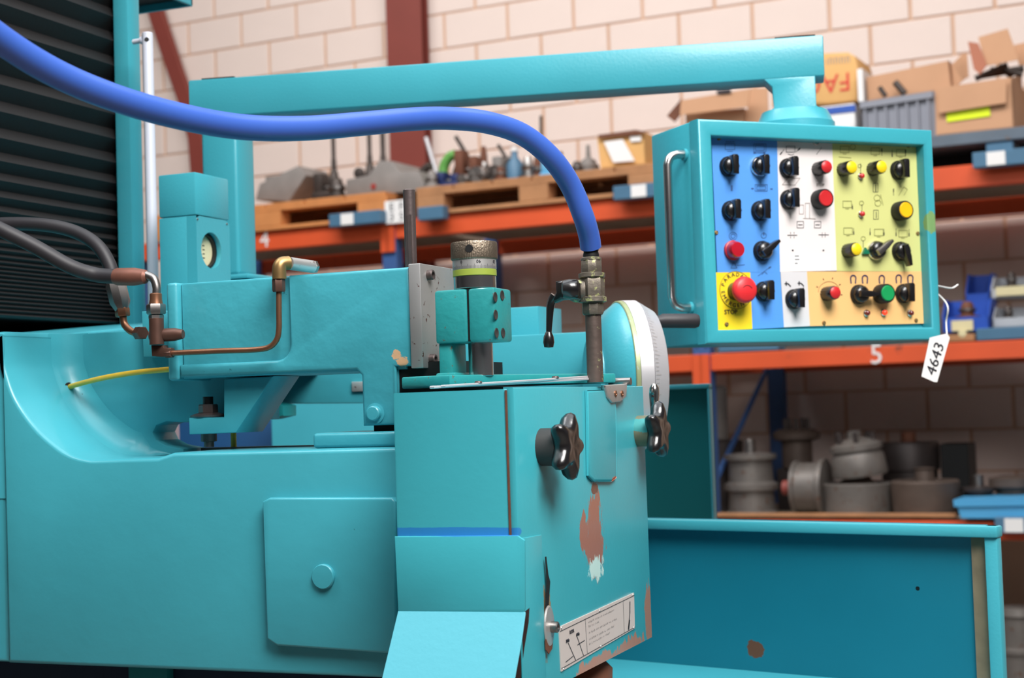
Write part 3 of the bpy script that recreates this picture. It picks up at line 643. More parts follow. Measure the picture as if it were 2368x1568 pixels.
# shoulder sloping up to the bellows
pts = [Vector((xl, y, z)) for y, z in ((1.503, zt_ - .2), (1.503, zt_ - .003), (1.508, zt_), (1.62, zt_ + .0015), (2.04, .148 + 1.35), (2.5, .148 + 1.35), (2.5, 1.43), (1.66, 1.43), (1.66, 1.2))]
extr('shoulder', pts, (-1.3, 0, 0), 'teal_cast', bev=.002)
pts = [Vector((Y(345, 765, YW).x, y, z)) for y, z in ((1.63, zt_ - .05), (1.63, zt_ - .002), (1.635, zt_), (2.04, .146 + 1.35), (2.3, .146 + 1.35), (2.3, zt_ - .05))]
extr('shoulder', pts, (xl - .0005 - pts[0].x, 0, 0), 'teal_cast', bev=.002)
extr('pillar_edge', [Vector((xl - .0005, YB + .004, zt_ - .004)), Vector((xl - .0005, YB + .004, zbot)), Vector((xl - .6, YB + .004, zbot)), Vector((xl - .6, YB + .004, zt_ - .004))], (0, .15, 0), 'teal_cast', bev=.006, seg=3)
# cover plate with round boss
P = poly_y([(606, 1160), (622, 1151), (905, 1151), (914, 1160), (916, 1490), (905, 1512), (640, 1494), (616, 1478)], YB - .012)
extr('cover_plate', P, (0, .013, 0), 'teal_cast', bev=.0028, seg=3)
bc = Y(750, 1333, YB - .012)
cp = obj('round_boss', S(lathe, [(.0135, 0), (.0135, .0035), (.0125, .0048), (0, .0055)], bc, (0, -1, 0), 32), 'teal_cast', G)
extr('under_rail', [Vector((xl - .6, YB + .05, zbot - .0005)), Vector((-.70, YB + .05, zbot - .0005)), Vector((-.70, YB + .05, .9)), Vector((xl - .6, YB + .05, .9))], (0, .4, 0), mat('dark_navy_casting', (20, 36, 60), .6, var=.3), bev=.004)
a = Y(295, 1560, 1.535); extr('under_bracket', [Vector((a.x, 1.535, zbot - .0006)), Vector((a.x + .055, 1.535, zbot - .0006)), Vector((a.x + .055, 1.535, 1.0)), Vector((a.x, 1.535, 1.0))], (0, .015, 0), 'teal_dk')

# --- bellows and column frame
xbell = -1.50; zb0 = .148 + 1.35
bm = bmesh.new(); zc = zb0 + .001; rowsv = []; k = 0
def pitch(z): return .006 + .033 * min(1, max(0, (z - zb0 - .07) / .2)) if z - zb0 > .07 else .0062
zz = [zc]
while zc < 2.5: zc += pitch(zc) / 1.0 * .5; zz.append(zc)
bellp = []
for i, z in enumerate(zz):
    d = 0 if i % 2 == 0 else min(.016, .35 * pitch(z) + .002)
    bellp.append(Vector((xbell + d, 1.25, z)))
bellp += [Vector((xbell - .3, 1.25, zz[-1])), Vector((xbell - .3, 1.25, zb0 + .001))]
bm = bmesh.new(); prism(bm, bellp, (0, .80, 0)); obj('bellows', bm, 'bellows', G, 0)
pa = Y(248, 0, 2.03); xs0 = xbell + .0165; xs1 = Y(310, 700, 2.03).x
obj('bellows_end_strip', S(bx, (xbell - .3, 2.051, zb0 - .004), (xs0 + .004, 2.058, 2.6)), 'black', G)
obj('column_frame', S(bx, (xs0, 2.03, zb0 - .005), (xs1, 2.062, 2.6), bev=.003), 'teal', G)
# top bracket; a black block paints the shade of its hollow underside
p = Y(446, 14, 2.36); xa = Y(300, 20, 2.36).x; z0 = p.z
bm = bmesh.new()
for lo, hi in (((p.x - .006, 1.8, z0), (p.x, 2.36, z0 + .3)), ((xa, 2.354, z0 - .001), (p.x, 2.36, z0 + .3))): bx(bm, lo, hi, bev=.001, seg=1)
obj('top_bracket', bm, 'teal', G)
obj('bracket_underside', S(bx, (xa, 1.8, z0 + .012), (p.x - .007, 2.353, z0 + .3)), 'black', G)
# white tube and peg
a = Y(341, 85, 1.985); zt2 = Y(340, 76, 1.985).z
bm = bmesh.new(); cyl(bm, (a.x, 1.985, zt_ + .01), .0083, zt2 - zt_ - .01, seg=24, bev=.001)
wt = tag(obj('white_tube', bm, 'white'), 'white upright tube with a cross hole, standing beside the black bellows', 'tube')
hole = Y(350, 93, 1.985); rr = Vector((.45, -.89, 0)).normalized()
obj('cross_hole', S(lathe, [(.0035, 0), (.0035, .0006)], Vector((a.x, 1.985, hole.z)) + rr * .0079, rr, 16), 'black', wt)
pg = Y(318, 95, 1.985); obj('peg', S(lathe, [(.006, 0), (.006, .004), (.004, .006), (.004, .02)], (a.x - .007, 1.985, pg.z), (-1, .1, 0), 16), 'white', wt)
zped = zt_

# --- pillar box with dial
yp = 1.90; c0 = Y(451, 397, yp); xpl = Y(365, 402, yp).x; xc = c0.x; zp1 = c0.z; zg = Y(451, 498, yp).z
yb2 = X(528, 415, xc).y
pill = thing('gauge_pillar', 'teal square pillar with a round dial window on its right face', 'gauge', (xc - .03, yp + .04, zt_))
obj('cap_box', S(bx, (xpl, yp, zg + .0008), (xc, yb2, zp1), bev=.0025), 'teal', pill)
# body with round opening on +X face
dc = X(493, 579, xc + .003); ry = .0265
def annulus(bm, yc, zc, y0, y1, z0, z1, r, x, th, n=40):
    ins, outs = [], []
    for i in range(n):
        t = 2 * math.pi * (i + .5) / n; c_, s_ = math.cos(t), math.sin(t)
        ins.append((yc + r * c_, zc + r * s_))
        k = min(((y1 - yc) / c_) if c_ > 1e-9 else 1e9, ((y0 - yc) / c_) if c_ < -1e-9 else 1e9, ((z1 - zc) / s_) if s_ > 1e-9 else 1e9, ((z0 - zc) / s_) if s_ < -1e-9 else 1e9)
        outs.append((yc + k * c_, zc + k * s_))
    A = [bm.verts.new((x, *v)) for v in ins]; B = [bm.verts.new((x, *v)) for v in outs]; A2 = [bm.verts.new((x - th, *v)) for v in ins]
    for i in range(n):
        j = (i + 1) % n; bm.faces.new((A[i], B[i], B[j], A[j])); bm.faces.new((A[i], A[j], A2[j], A2[i]))
zlow = zt_ + .02
obj('lower_box', S(bx, (xpl, yp, zlow), (xc - .016, yb2, zg), bev=.0015), 'teal', pill)
bm = bmesh.new(); annulus(bm, dc.y, dc.z, yp, yb2, zlow, zg, ry, xc, .016); 
bm.faces.new([bm.verts.new(v) for v in ((xc, yp, zlow), (xc, yp, zg), (xc - .016, yp, zg), (xc - .016, yp, zlow))])
bmesh.ops.recalc_face_normals(bm, faces=bm.faces); obj('window_face', bm, 'teal', pill, 30)
obj('bezel', S(lathe, [(ry - .0002, 0), (ry - .0002, .008), (ry - .004, .008), (ry - .004, 0)], (xc - .0155, dc.y, dc.z), (1, 0, 0), 40, cap=False), 'black', pill)
dl = obj('dial', S(lathe, [(ry - .0005, 0), (ry - .0005, .002)], (xc - .0155, dc.y, dc.z), (1, 0, 0), 40), 'dial', pill)
bm = bmesh.new()
for z_ in (-.010, -.004, .002, .008): ribbon(bm, [(xc - .0133, dc.y - .003, dc.z + z_), (xc - .0133, dc.y + .002, dc.z + z_)], .0012, (1, 0, 0))
obj('dial_marks', bm, 'ink', pill, 0)
for a in ((456, 507), (524, 518)): obj('screw', S(cyl, X(*a, xc), .0016, .0012, (1, 0, 0), 10), 'steeld', pill)

# --- rear housing seen past the block
extr('rear_housing', [Vector((-1.02, 2.05, Y(1200, 775, 2.05).z)), Vector((-.71, 2.05, Y(1200, 775, 2.05).z)), Vector((-.71, 2.05, Y(700, 932, 2.05).z - .012)), Vector((-1.22, 2.05, Y(700, 932, 2.05).z)), Vector((-1.22, 2.05, Y(700, 932, 2.05).z + .07)), Vector((-1.02, 2.05, Y(700, 932, 2.05).z + .075))], (0, .12, 0), 'teal_cast')
p = Y(1172, 712, 2.1); q = Y(1246, 780, 2.1)
extr('rear_box', [Vector((p.x - .05, 2.1, p.z)), Vector((q.x, 2.1, p.z)), Vector((q.x, 2.1, p.z - .06)), Vector((p.x - .05, 2.1, p.z - .06))], (0, .1, 0), 'teal')
p = Y(812, 883, 2.045); q = Y(850, 905, 2.045)
extr('slot_plug', [p, Vector((q.x, 2.045, p.z)), q, Vector((p.x, 2.045, q.z))], (0, .006, 0), 'plate', bev=.002)
extr('rear_lug', poly_y([(612, 925), (655, 938), (655, 962), (622, 970)], 2.0), (0, .04, 0), 'teal_dk')
cab = thing('rear_cabinet', 'teal cabinet with a dark blue side seen through the slot of the casting', 'cabinet', (-1.4, 3.1, 0))
obj('door', S(bx, (Y(627, 980, 3.05).x, 3.05, .6), (Y(1080, 980, 3.05).x, 3.1, 1.41), bev=.003), 'teal', cab)
obj('side_panel', S(bx, (Y(380, 980, 3.2).x, 3.2, .6), (Y(640, 980, 3.2).x, 3.25, 1.41), bev=.003), mat('deep_blue_panel', (14, 66, 110), .5), cab)
M['pinkp'] = mat('pale_pink_sheet', (206, 176, 180), .7)
tag(obj('pale_post', S(bx, (Y(355, 1000, 2.6).x, 2.6, .001), (Y(389, 1000, 2.6).x, 2.64, 1.42), bev=.002), 'pinkp'), 'pale pinkish post seen through the left end of the casting slot', 'post')

# --- cylinder block
y0 = 1.55
zT = Y(948, 617, y0).z; zBm = Y(900, 853, y0).z; xR = Y(948, 700, y0).x; xL = Y(411, 700, y0).x; xLeg = Y(836, 900, y0).x; xLr = Y(915, 900, y0).x; zLeg = Y(870, 984, y0).z
blk = obj('cylinder_block', S(prism, [Vector(v) for v in ((xL, y0 + .007, zBm - .001), (xL, y0 + .007, zT), (xR - .01, y0 + .007, zT), (xR - .01, y0 + .007, zBm - .001))], (0, .10, 0), .003, 3), 'teal_block', G)
xRaise = Y(668, 700, y0).x; zlip = Y(540, 838, y0).z
rc = []
for k in range(5):
    t = R(90) * k / 4; rc.append(Vector((xRaise - .018 + .018 * math.cos(t) * 1, y0, zlip + .018 - .018 * math.sin(t))))
outl = [Vector((xL, y0, zBm)), Vector((xLeg - .006, y0, zBm)), Vector((xLeg, y0, zBm - .006)), Vector((xLeg, y0, zLeg)), Vector((xLr, y0, zLeg)), Vector((xLr, y0, zBm + .002)), Vector((xR, y0, zBm + .002)), Vector((xR, y0, zT)), Vector((xRaise, y0, zT))] + rc + [Vector((xL, y0, zlip))]
bm = bmesh.new(); prism(bm, outl, (0, .0078, 0), .004, 3); obj('block_face', bm, 'teal_block', G, 60)
obj('block_leg', S(bx, (xLeg, y0 + .0075, zLeg), (xLr, y0 + .06, zBm), bev=.002), 'teal_block', G)
obj('leg_bolt', S(lathe, [(.0105, 0), (.0115, .002), (.0085, .0025), (.0082, .0075), (.007, .0085), (0, .0088)], Y(869, 956, y0), (0, -1, 0), 20), 'teal_block', G)
xe = Y(385, 700, y0).x
obj('end_cap', S(bx, (xe, y0 - .001, zBm - .003), (xL - .0006, y0 + .1, zT + .001), bev=.004, seg=3), 'teal_block', G)
x2 = Y(978, 740, y0).x
sp = obj('steel_end_plate', S(bx, (xR + .0004, y0 - .003, Y(960, 852, y0).z), (x2, 1.66, zT + .003), bev=.0012), 'plate', G)
for px, py in ((990, 636), (996, 831)):
    c = X(px, py, x2); sc_ = obj('cap_screw', S(lathe, [(.0058, 0), (.0058, .0055), (.005, .0065), (.0032, .0065), (.003, .003), (0, .003)], c, (1, 0, 0), 20), 'dkpin', sp)
obj('cavity_shade', S(bx, (xLr - .0, y0 + .01, 1.352), (X(1030, 860, -.70).x, 1.70, Y(960, 858, y0).z + .01)), 'black', G)  # no real seal: black box paints the shaded cavity beside the guard
# tall dark pin on the block
bm = bmesh.new(); a = Y(948, 520, 1.60); zpin = Y(948, 438, 1.60).z
lathe(bm, [(.0068, zT - .02), (.0068, zpin - .001), (.006, zpin)], (a.x, 1.60, 0), seg=24)
pin = obj('upright_pin', bm, 'dkpin', G)
obj('pin_flat', S(bx, (a.x + .0005, 1.5925, zT), (a.x + .0045, 1.5960, Y(950, 498, 1.6).z)), 'dkpin', pin)
# raised pad on the ledge
p = Y(722, 1002, 1.545)
obj('ledge_pad', S(bx, (p.x, 1.545, zled), (-.62, 1.64, p.z), bev=.004, seg=3), 'teal_block', G)
obj('pad_shim', S(bx, (Y(860, 990, 1.56).x, 1.565, p.z - .001), (-.66, 1.63, zLeg + .001)), 'black', G)  # no real shim: black box painted in as the shaded gap under the leg
obj('ledge_strip', S(bx, (Y(480, 1037, 1.66).x, 1.645, zled - .01), (-.62, 1.665, Y(700, 1030, 1.65).z)), 'dkpin', G)
# support bracket under the block
P = poly_y([(517, 876), (632, 870), (545, 1001), (437, 1005), (436, 967), (517, 965)], 1.57)
extr('support_bracket', P, (0, .062, 0), 'teal_cast', bev=.002)
c = Y(480, 964, 1.59); bz = Vector((Y(482, 964, 1.59).x, 1.59, c.z))
nb = obj('stud_nut', S(hexn, bz + UP * .004, .0115, .011), 'dkpin', G)
obj('washer', S(lathe, [(.021, 0), (.0215, .002), (.012, .005)], bz, seg=28), 'dkpin', nb)
obj('stud', S(cyl, bz + UP * .013, .0062, .011, seg=20), 'black', nb)
obj('lower_collar', S(lathe, [(.006, -.036), (.006, -.03), (.0095, -.029), (.0095, -.017)], bz + UP * .0, seg=20), 'dkpin', nb)
tag(obj('yellow_rod', S(cyl, Vector((Y(525, 1020, 1.64).x, 1.655, zled - .03)), .0035, .06, seg=12), 'yellow'), 'short yellow rod under the triangular bracket', 'rod')

# --- yellow cable into the sweep
pa = Y(163, 894, 1.605)
cb = thing('yellow_cable', 'yellow cable running from a hole in the swept casting to the cylinder block', 'cable', pa)
obj('cable', S(tube, [pa + Vector((-.015, .01, -.004)), pa, Y(230, 876, 1.585), Y(310, 862, 1.58), Y(395, 854, 1.575)], .0033, 12, 8), 'yellow', cb)
obj('hole_ring', S(lathe, [(.0055, 0), (.0055, .0012), (.003, .0012)], pa + Vector((-.003, 0, 0)), (1, -.5, 0), 16), 'black', cb)

# --- wheel guard
yG = 1.354; xG = Y(1190, 1000, yG).x
gtop = [Y(908, 908, yG).z, Y(1190, 899, yG).z]; zg1 = gtop[1]
ygb = X(1488, 1100, xG).y; xgl = Y(910, 1000, yG).x
gb1 = X(1507, 1475, xG).z; gb0 = X(1330, 1562, xG).z
blue_c = Y(1050, 1230, yG)
M['guard'] = mat('worn_guard_paint', (58, 160, 172), .4, bump=.07, bscale=150, var=.08, vscale=10, coat=.2, chips=(120, .745, (150, 130, 70)),
   spots=((tuple(X(1375, 1235, xG)), (.03, .03, .045), (150, 100, 84), 70, 2.1),
          (tuple(X(1350, 1230, xG)), (.03, .012, .022), (150, 100, 84), 90, 2.0),
          (tuple(X(1378, 1315, xG)), (.03, .026, .012), (190, 220, 214), 160, 3.4),
          (tuple(X(1375, 1130, xG)), (.03, .012, .006), (104, 70, 58), 80, 1.5),
          (tuple(X(1415, 1108, xG)), (.03, .010, .003), (190, 110, 84), 120, 1.5),
          (tuple(X(1264, 1440, xG)), (.03, .012, .034), (134, 112, 80), 110, 2.8),
          (tuple(X(1500, 1430, xG)), (.03, .014, .045), (180, 120, 92), 60, 2.2),
          (tuple(X(1460, 1500, xG)), (.03, .05, .014), (190, 124, 92), 55, 2.4),
          (tuple(X(1380, 1545, xG)), (.03, .07, .014), (190, 124, 92), 55, 2.4),
          (tuple(blue_c + Vector((0, 0, 0))), (.14, .012, .0045), (40, 122, 184), 40, .5)))
guard = thing('wheel_guard', 'boxy teal wheel guard with two black star knobs, torn skirt and rating plate', 'guard', (xG - .06, yG + .2, gb1))
# main shell : left (front) face box and door
prof = [Vector((xG - .0006, yG + .0, gtop[1])), Vector((xG - .0006, ygb, X(1487, 893, xG).z)), Vector((xG - .0006, ygb, gb1)), Vector((xG - .0006, yG + .0, gb1 - .002))]
bm = bmesh.new(); prism(bm, [v + Vector((-.0075, 0, 0)) for v in prof], (xgl - xG + .008, 0, 0), .0025, 2)
obj('guard_shell', bm, 'guard', guard)
dprof = [Vector((xG - .0075, yG + .0012, gtop[1] + .001)), Vector((xG - .0075, X(1487, 893, xG).y, X(1487, 893, xG).z)), Vector((xG - .0075, ygb + .012, gb1)), Vector((xG - .0075, yG + .0012, gb0 - .002))]
bm = bmesh.new(); prism(bm, dprof, (.0075, 0, 0), .0012, 2); door = obj('guard_door', bm, 'guard', guard)
# vertical dished channel on the door
def rp(px, py, dx=0): v = X(px, py, xG); v.x += dx; return v
bm = bmesh.new(); prism(bm, [rp(1352, 903), rp(1418, 900), rp(1420, 1105), rp(1408, 1114), rp(1368, 1114), rp(1355, 1100)], (.0035, 0, 0), .003, 3); obj('raised_channel', bm, 'guard', guard, 70)
obj('rust_seam', S(bx, (xG - .0085, yG - .0006, gb1), (xG - .0068, yG + .0012, zg1 - .001)), mat('rusty_seam', (96, 56, 38), .8, var=.5, vscale=90), guard)
# skirt wrapped round the corner, then the flap bent outward
zs1 = Y(1050, 1240, yG).z; zs0 = Y(1050, 1414, yG - .006).z
ysk = rp(1250, 1300).y
bm = bmesh.new()
t_ = .0035
prism(bm, [Y(912, 1241, yG - t_), Y(1196, 1238, yG - t_), Y(1222, 1250, yG - t_) + Vector((-.004, 0, 0)), Y(1223, 1408, yG - t_) + Vector((-.004, 0, 0)), Y(1210, 1418, yG - t_), Y(920, 1414, yG - t_)], (0, t_, 0), .0012, 2)
a0 = rp(1196, 1246).z
prism(bm, [Vector((xG, yG - t_, zs1 - .002)), Vector((xG, ysk, rp(1250, 1236).z)), Vector((xG, ysk, gb0 - .0015)), Vector((xG, yG - t_, gb0 - .0025))], (t_ * .7, 0, 0), .0012, 2)
obj('skirt', bm, 'guard', guard, 40)
fl_t = [Y(920, 1413, yG - t_), Y(1215, 1415, yG - t_)]; fl_b = [Y(868, 1630, yG - .040), Y(1180, 1650, yG - .042)]
M['flap'] = mat('uplit_teal_flap', (88, 172, 188), .42, var=.04, bump=.1, coat=.1, chips=(90, .76, (110, 130, 90)))  # guard paint made lighter: the light on the upturned face is in the colour
bm = bmesh.new(); mid = [fl_t[0], fl_t[1], Y(1206, 1480, yG - .016), Y(1190, 1568, yG - .03), fl_b[1], fl_b[0]]
prism(bm, mid, (0, .002, -.001), .0006, 1); obj('bent_flap', bm, 'flap', guard, 40)
bm = bmesh.new(); prism(bm, [Y(1214, 1414, yG - .003), Y(1224, 1406, yG - .003), Y(1222, 1440, yG - .003), Y(1212, 1500, yG - .003), Y(1200, 1600, yG - .003), Y(1180, 1600, yG - .003), Y(1202, 1500, yG - .003)], (0, .0006, 0)); obj('torn_gap', bm, mat('dark_rust_gap', (44, 22, 18), .9, var=.5, vscale=80), guard, 0)
# slot with a washer and screw
bm = bmesh.new(); P = [rp(*q, t_ * .7 + .0002) for q in ((1254, 1288), (1257, 1287), (1262, 1330), (1266, 1345), (1262, 1410), (1256, 1412), (1258, 1345))]; prism(bm, P, (.0003, 0, 0)); obj('adjusting_slot', bm, 'black', guard, 0)
c = rp(1262, 1448, .0024)
ws = obj('slot_washer', S(lathe, [(.0125, 0), (.013, .001), (.012, .0022), (.006, .003), (0, .003)], c, (1, 0, 0), 28), 'plate', guard)
for v in ws.data.vertices: v.co.z = c.z + (v.co.z - c.z) * 1.55
obj('slot_screw', S(lathe, [(.0055, 0), (.0055, .006), (.0045, .007), (.003, .007), (.0028, .004), (0, .004)], c + Vector((.003, .002, -.001)), (1, 0, 0), 16), 'steeld', ws)
bm = bmesh.new(); prism(bm, [rp(*q, .0034) for q in ((1252, 1478), (1270, 1480), (1268, 1500), (1260, 1512), (1253, 1502))], (.0008, 0, 0)); obj('rust_tongue', bm, 'rust', guard, 0)
# rating plate
M['rating'] = mat('rating_plate_face', (196, 184, 178), .5, .1, var=.06, vscale=30)
P = [rp(1291, 1450), rp(1464, 1371), rp(1466, 1453), rp(1296, 1553)]
bm = bmesh.new(); prism(bm, P, (.0012, 0, 0)); rt = obj('rating_plate', bm, 'rating', guard, 0)
ey = (P[1] - P[0]); ez = (P[3] - P[0]); xo = Vector((.0013, 0, 0))
def rt_(u, v): return P[0].lerp(P[1], u).lerp(P[3].lerp(P[2], u), v) + xo
bm = bmesh.new(); nx = (1, 0, 0)
for a, b in (((.0, .1), (1, .07)), ((.0, .93), (1, .96)), ((.31, .08), (.32, .94)), ((.83, .075), (.835, .955))): ribbon(bm, [rt_(*a), rt_(*b)], .0006, nx)
for a, b, w_ in (((.09, .44), (.17, .92), .0009), ((.20, .40), (.27, .92), .0009), ((.20, .60), (.29, .58), .0008), ((.05, .84), (.14, .80), .0008), ((.93, .2), (.925, .5), .0024), ((.925, .5), (.90, .86), .002), ((.90, .9), (.915, .7), .004)): ribbon(bm, [rt_(*a), rt_(*b)], w_, nx)
obj('printed_lines', bm, 'ink', rt, 0)
def dr(v): return (rt_(1, v) - rt_(0, v)).normalized()
for s, sz, u, v in (('R.P.M.', .0052, .14, .23), ('50Hz', .0045, .085, .39), ('60Hz', .0045, .21, .36)):
    text(s, sz, rt_(u, v), dr(v), UP, 'ink', rt)
bm = bmesh.new(); rg_ = random.Random(3)         # small print, illegible in the photograph: strokes only
for v, words in ((.20, (7, 6, 2, 5, 9)), (.31, (3, 3, 5)), (.46, (2, 5, 4, 3, 6, 3, 7)), (.62, (2, 6, 1, 6, 2, 4, 5)), (.73, (2, 1, 3, 1, 5, 2, 6))):
    u = .35
    for n_l in words:
        for _ in range(n_l):
            if u > .81: break
            hh = rg_.choice((.028, .034, .045)); ribbon(bm, [rt_(u, v + .02), rt_(u + rg_.choice((0, .004)), v + .02 - hh)], .00035, nx)
            if rg_.random() < .6: ribbon(bm, [rt_(u, v + .02 - hh * rg_.choice((0, .5, 1))), rt_(u + .006, v + .018 - hh * rg_.choice((0, .5, 1)))], .0003, nx)
            u += .0105
        u += .012
obj('small_print', bm, 'ink', rt, 0, kind='stuff')
for u, v in ((.02, .04), (.98, .04), (.98, .96), (.02, .97), (.5, .05), (.5, .95)): obj('rivet', S(lathe, [(.0014, 0), (.001, .0007), (0, .001)], rt_(u, v), (1, 0, 0), 10), 'plate', rt)
# latch
P = [rp(1388, 891), rp(1440, 888), rp(1437, 918), rp(1425, 929), rp(1405, 932), rp(1394, 918)]
bm = bmesh.new(); prism(bm, P, (.006, 0, 0), .0015, 2); lt = obj('latch', bm, 'plate', guard)
for px in (1411, 1426): obj('latch_rivet', S(lathe, [(.0036, 0), (.0036, .0012), (.0015, .0014), (.001, .0006), (0, .0006)], rp(px, 911, .006), (1, 0, 0), 16), 'copper', lt)
# star knobs
def star(px, py, rr, hub, m_hub, lab, ln, phase):
    c = rp(px, py, 0); k = obj('star_knob', S(lathe, [(rr * .2, ln - .002), (rr * .86, ln), (rr * .97, ln + .004), (rr, ln + .0085), (rr * .93, ln + .013), (rr * .7, ln + .016), (rr * .35, ln + .0145), (0, ln + .014)], c, (1, 0, 0), 80,
        fn=lambda t, h: .79 + .21 * math.cos(5 * (t + phase)) + .035 * math.cos(10 * (t + phase))), 'blackpl', guard, 70, lab)
    obj('hub', S(lathe, [(hub, -.001), (hub, ln), (hub * .8, ln + .003)], c, (1, 0, 0), 32), m_hub, k)
M['hubw'] = mat('paint_smeared_hub', (120, 118, 96), .5, .3, var=.3, vscale=50, spots=((tuple(rp(1470, 985, .006)), (.02, .02, .008), (70, 150, 150), 80, 1.4),))
M['hubd'] = mat('dark_hub', (52, 48, 47), .5, var=.4, vscale=50)
star(1253, 1034, .0335, .0185, 'hubd', 'larger near star knob on a dark hub', .019, 1.27)
star(1476, 997, .0335, .018, 'hubw', 'far star knob on a paint-smeared hub', .0165, 1.12)
# chrome lever and rust lump
b0 = D(1513, 905, 1.93)
lvt = obj('lever_tip', S(lathe, [(.004, -.03), (.0055, -.015), (.0065, -.004), (.006, .004), (.003, .009), (0, .010)], b0, (0.05, 0, 1), 16), 'chrome', guard, label='small chrome lever tip behind the far star knob')
obj('lever_pin', S(cyl, b0 + Vector((0, -.006, -.006)), .0016, .002, (0, -1, 0), 10), 'black', lvt)
obj('rough_hub', S(lathe, [(.04, -.02), (.042, .0), (.036, .03), (.02, .045)], Vector((xG - .045, 1.62, gb1 - .04)), (0, .3, 1), 20, fn=lambda t, h: 1 + .08 * math.sin(3 * t + h * 60)), 'rust', guard)

# --- base plate, rails, clamp and micrometer head on the guard
zc0 = zg1 + .0015
A = [Y(930, 893, 1.44), Y(1040, 893, 1.42), X(1423, 872, -.553), X(1420, 868, -.553) + Vector((-.02, .05, 0)), Y(930, 880, 1.72)]
zpl0, zpl1 = zc0 + .005, zc0 + .0155
base = thing('dresser_unit', 'worn teal clamp with knurled micrometer head, on rails on top of the wheel guard', 'dresser', (-.64, 1.5, zc0))
bm = bmesh.new(); prism(bm, [Vector((a.x, a.y, zpl0)) for a in A], (0, 0, zpl1 - zpl0), .0018, 2); obj('base_plate', bm, 'clamp', base)
# white steel rail, slanted along the guard
for i, (a, b, hz) in enumerate(((Y(1004, 899, 1.362), X(1392, 878, -.548), .0028), (Y(1030, 896, 1.366), X(1396, 872, -.5485), .0025))):
    dv = (b - a).normalized(); sv = Vector((-dv.y, dv.x, 0)).normalized() * .006
    bm = bmesh.new(); prism(bm, [a - sv * 0, b - sv * 0, b + sv, a + sv], (0, 0, hz), .0006, 1); rl = obj('guide_strip', bm, 'alu', base)
    if i == 1:
        for f in (.20, .68): obj('strip_screw', S(lathe, [(.004, 0), (.0035, .0015), (0, .002)], a.lerp(b, f) + sv * .45 + UP * hz, (0, 0, 1), 14), 'dkpin', rl)
c = X(1432, 883, -.552); obj('strip_end_bolt', S(cyl, c + Vector((-.012, -.0, 0)), .0045, .026, (1, 0, 0), 14), 'steeld', base)
# clamp
yc = 1.455
xa, xb_ = Y(1004, 700, yc).x, Y(1143, 700, yc).x; zc1 = Y(1075, 668, yc).z; zcb = Y(1075, 792, yc).z
ym = yc + .024; xm = Y(1100, 700, ym).x
xs = Y(1081, 720, yc).x; dp = .046
obj('clamp_half', S(bx, (xa, yc, zcb), (xs - .0008, yc + dp, zc1), bev=.003), 'clamp', base)
ch = obj('clamp_half', S(bx, (xs + .0008, yc, zcb), (xb_ + .0005, yc + dp, zc1), bev=.003), 'clamp', base)
obj('slit', S(bx, (xs - .001, yc + .002, zcb + .001), (xs + .001, yc + dp - .002, zc1 - .001)), 'black', base)
for py, r_ in ((0, 0),):
    for (px, pyy) in ((1140, 687), (1161, 683), (1141, 728), (1143, 770), (1163, 770)):
        cc = X(px, pyy, xb_ + .0006) if px > 1150 else X(px + 5, pyy, xb_ + .0006)
        hs = obj('clamp_screw', S(lathe, [(.0052, 0), (.0052, .0005), (.0042, .0006), (.0036, .0002), (0, .0002)], cc, (1, 0, 0), 18), 'hubd', ch)
obj('neck', S(bx, (Y(1010, 830, yc).x, yc + .004, zpl1 - .001), (Y(1042, 830, yc).x, yc + dp - .004, zcb + .002), bev=.003), 'clamp', base)
obj('neck_foot', S(bx, (Y(1010, 830, yc).x - .002, yc + .0, zpl1 - .002), (Y(1052, 830, yc).x, yc + dp, zpl1 + .003), bev=.002), 'clamp', base)
obj('guide_rod', S(cyl, (xm + .004, ym, zpl1 - .001), .0128, zcb - zpl1 + .003, seg=32, bev=.0004), 'steel', base)
zk = [Y(1100, v, ym).z for v in (664, 640, 625, 606, 602, 561)]
s_ = 1.0 * (ym * .925 + abs(xm) * .3746) / F
obj('sleeve', S(cyl, (xm, ym, zk[0] - .002), 50 * s_, zk[1] - zk[0] + .002, seg=48, bev=.0004), 'steel', base)
obj('green_ring', S(cyl, (xm, ym, zk[1]), 51 * s_, zk[2] - zk[1], seg=48, bev=.0004), 'green', base)
gs = obj('graduated_sleeve', S(cyl, (xm, ym, zk[2]), 51 * s_, zk[4] - zk[2], seg=48, bev=.0004), 'plate', base)
bm = bmesh.new()
vdir = (EYE - Vector((xm, ym, zk[2]))); a0 = math.atan2(vdir.y, vdir.x)
for k in range(-22, 23):
    t = a0 + R(k * 3.6); d_ = Vector((math.cos(t), math.sin(t), 0)); p = Vector((xm, ym, zk[2] + .0006)) + d_ * (51 * s_ + .00005)
    ribbon(bm, [p, p + UP * (.0042 if k % 5 == 0 else .0026)], .0003, d_, .0001)
obj('graduations', bm, 'ink', gs, 0)
for k, s in ((-10, '0'), (3, '06'), (17, '02')):
    t = a0 + R(k * 3.6); d_ = Vector((math.cos(t), math.sin(t), 0)); text(s, .0048, Vector((xm, ym, zk[2] + .0072)) + d_ * (51 * s_ + .0002), UP.cross(d_), UP, 'ink', gs, depth=.0001)
kn = obj('knurled_knob', S(lathe, [(50 * s_, zk[4] - .0005), (53.5 * s_, zk[4] + .001), (54 * s_, zk[4] + .002), (54 * s_, zk[5] - .002), (52.5 * s_, zk[5]), (0, zk[5])], (xm, ym, 0), seg=240, fn=lambda t, h: 1 + .009 * math.cos(80 * t)), 'knurl', base, 60)
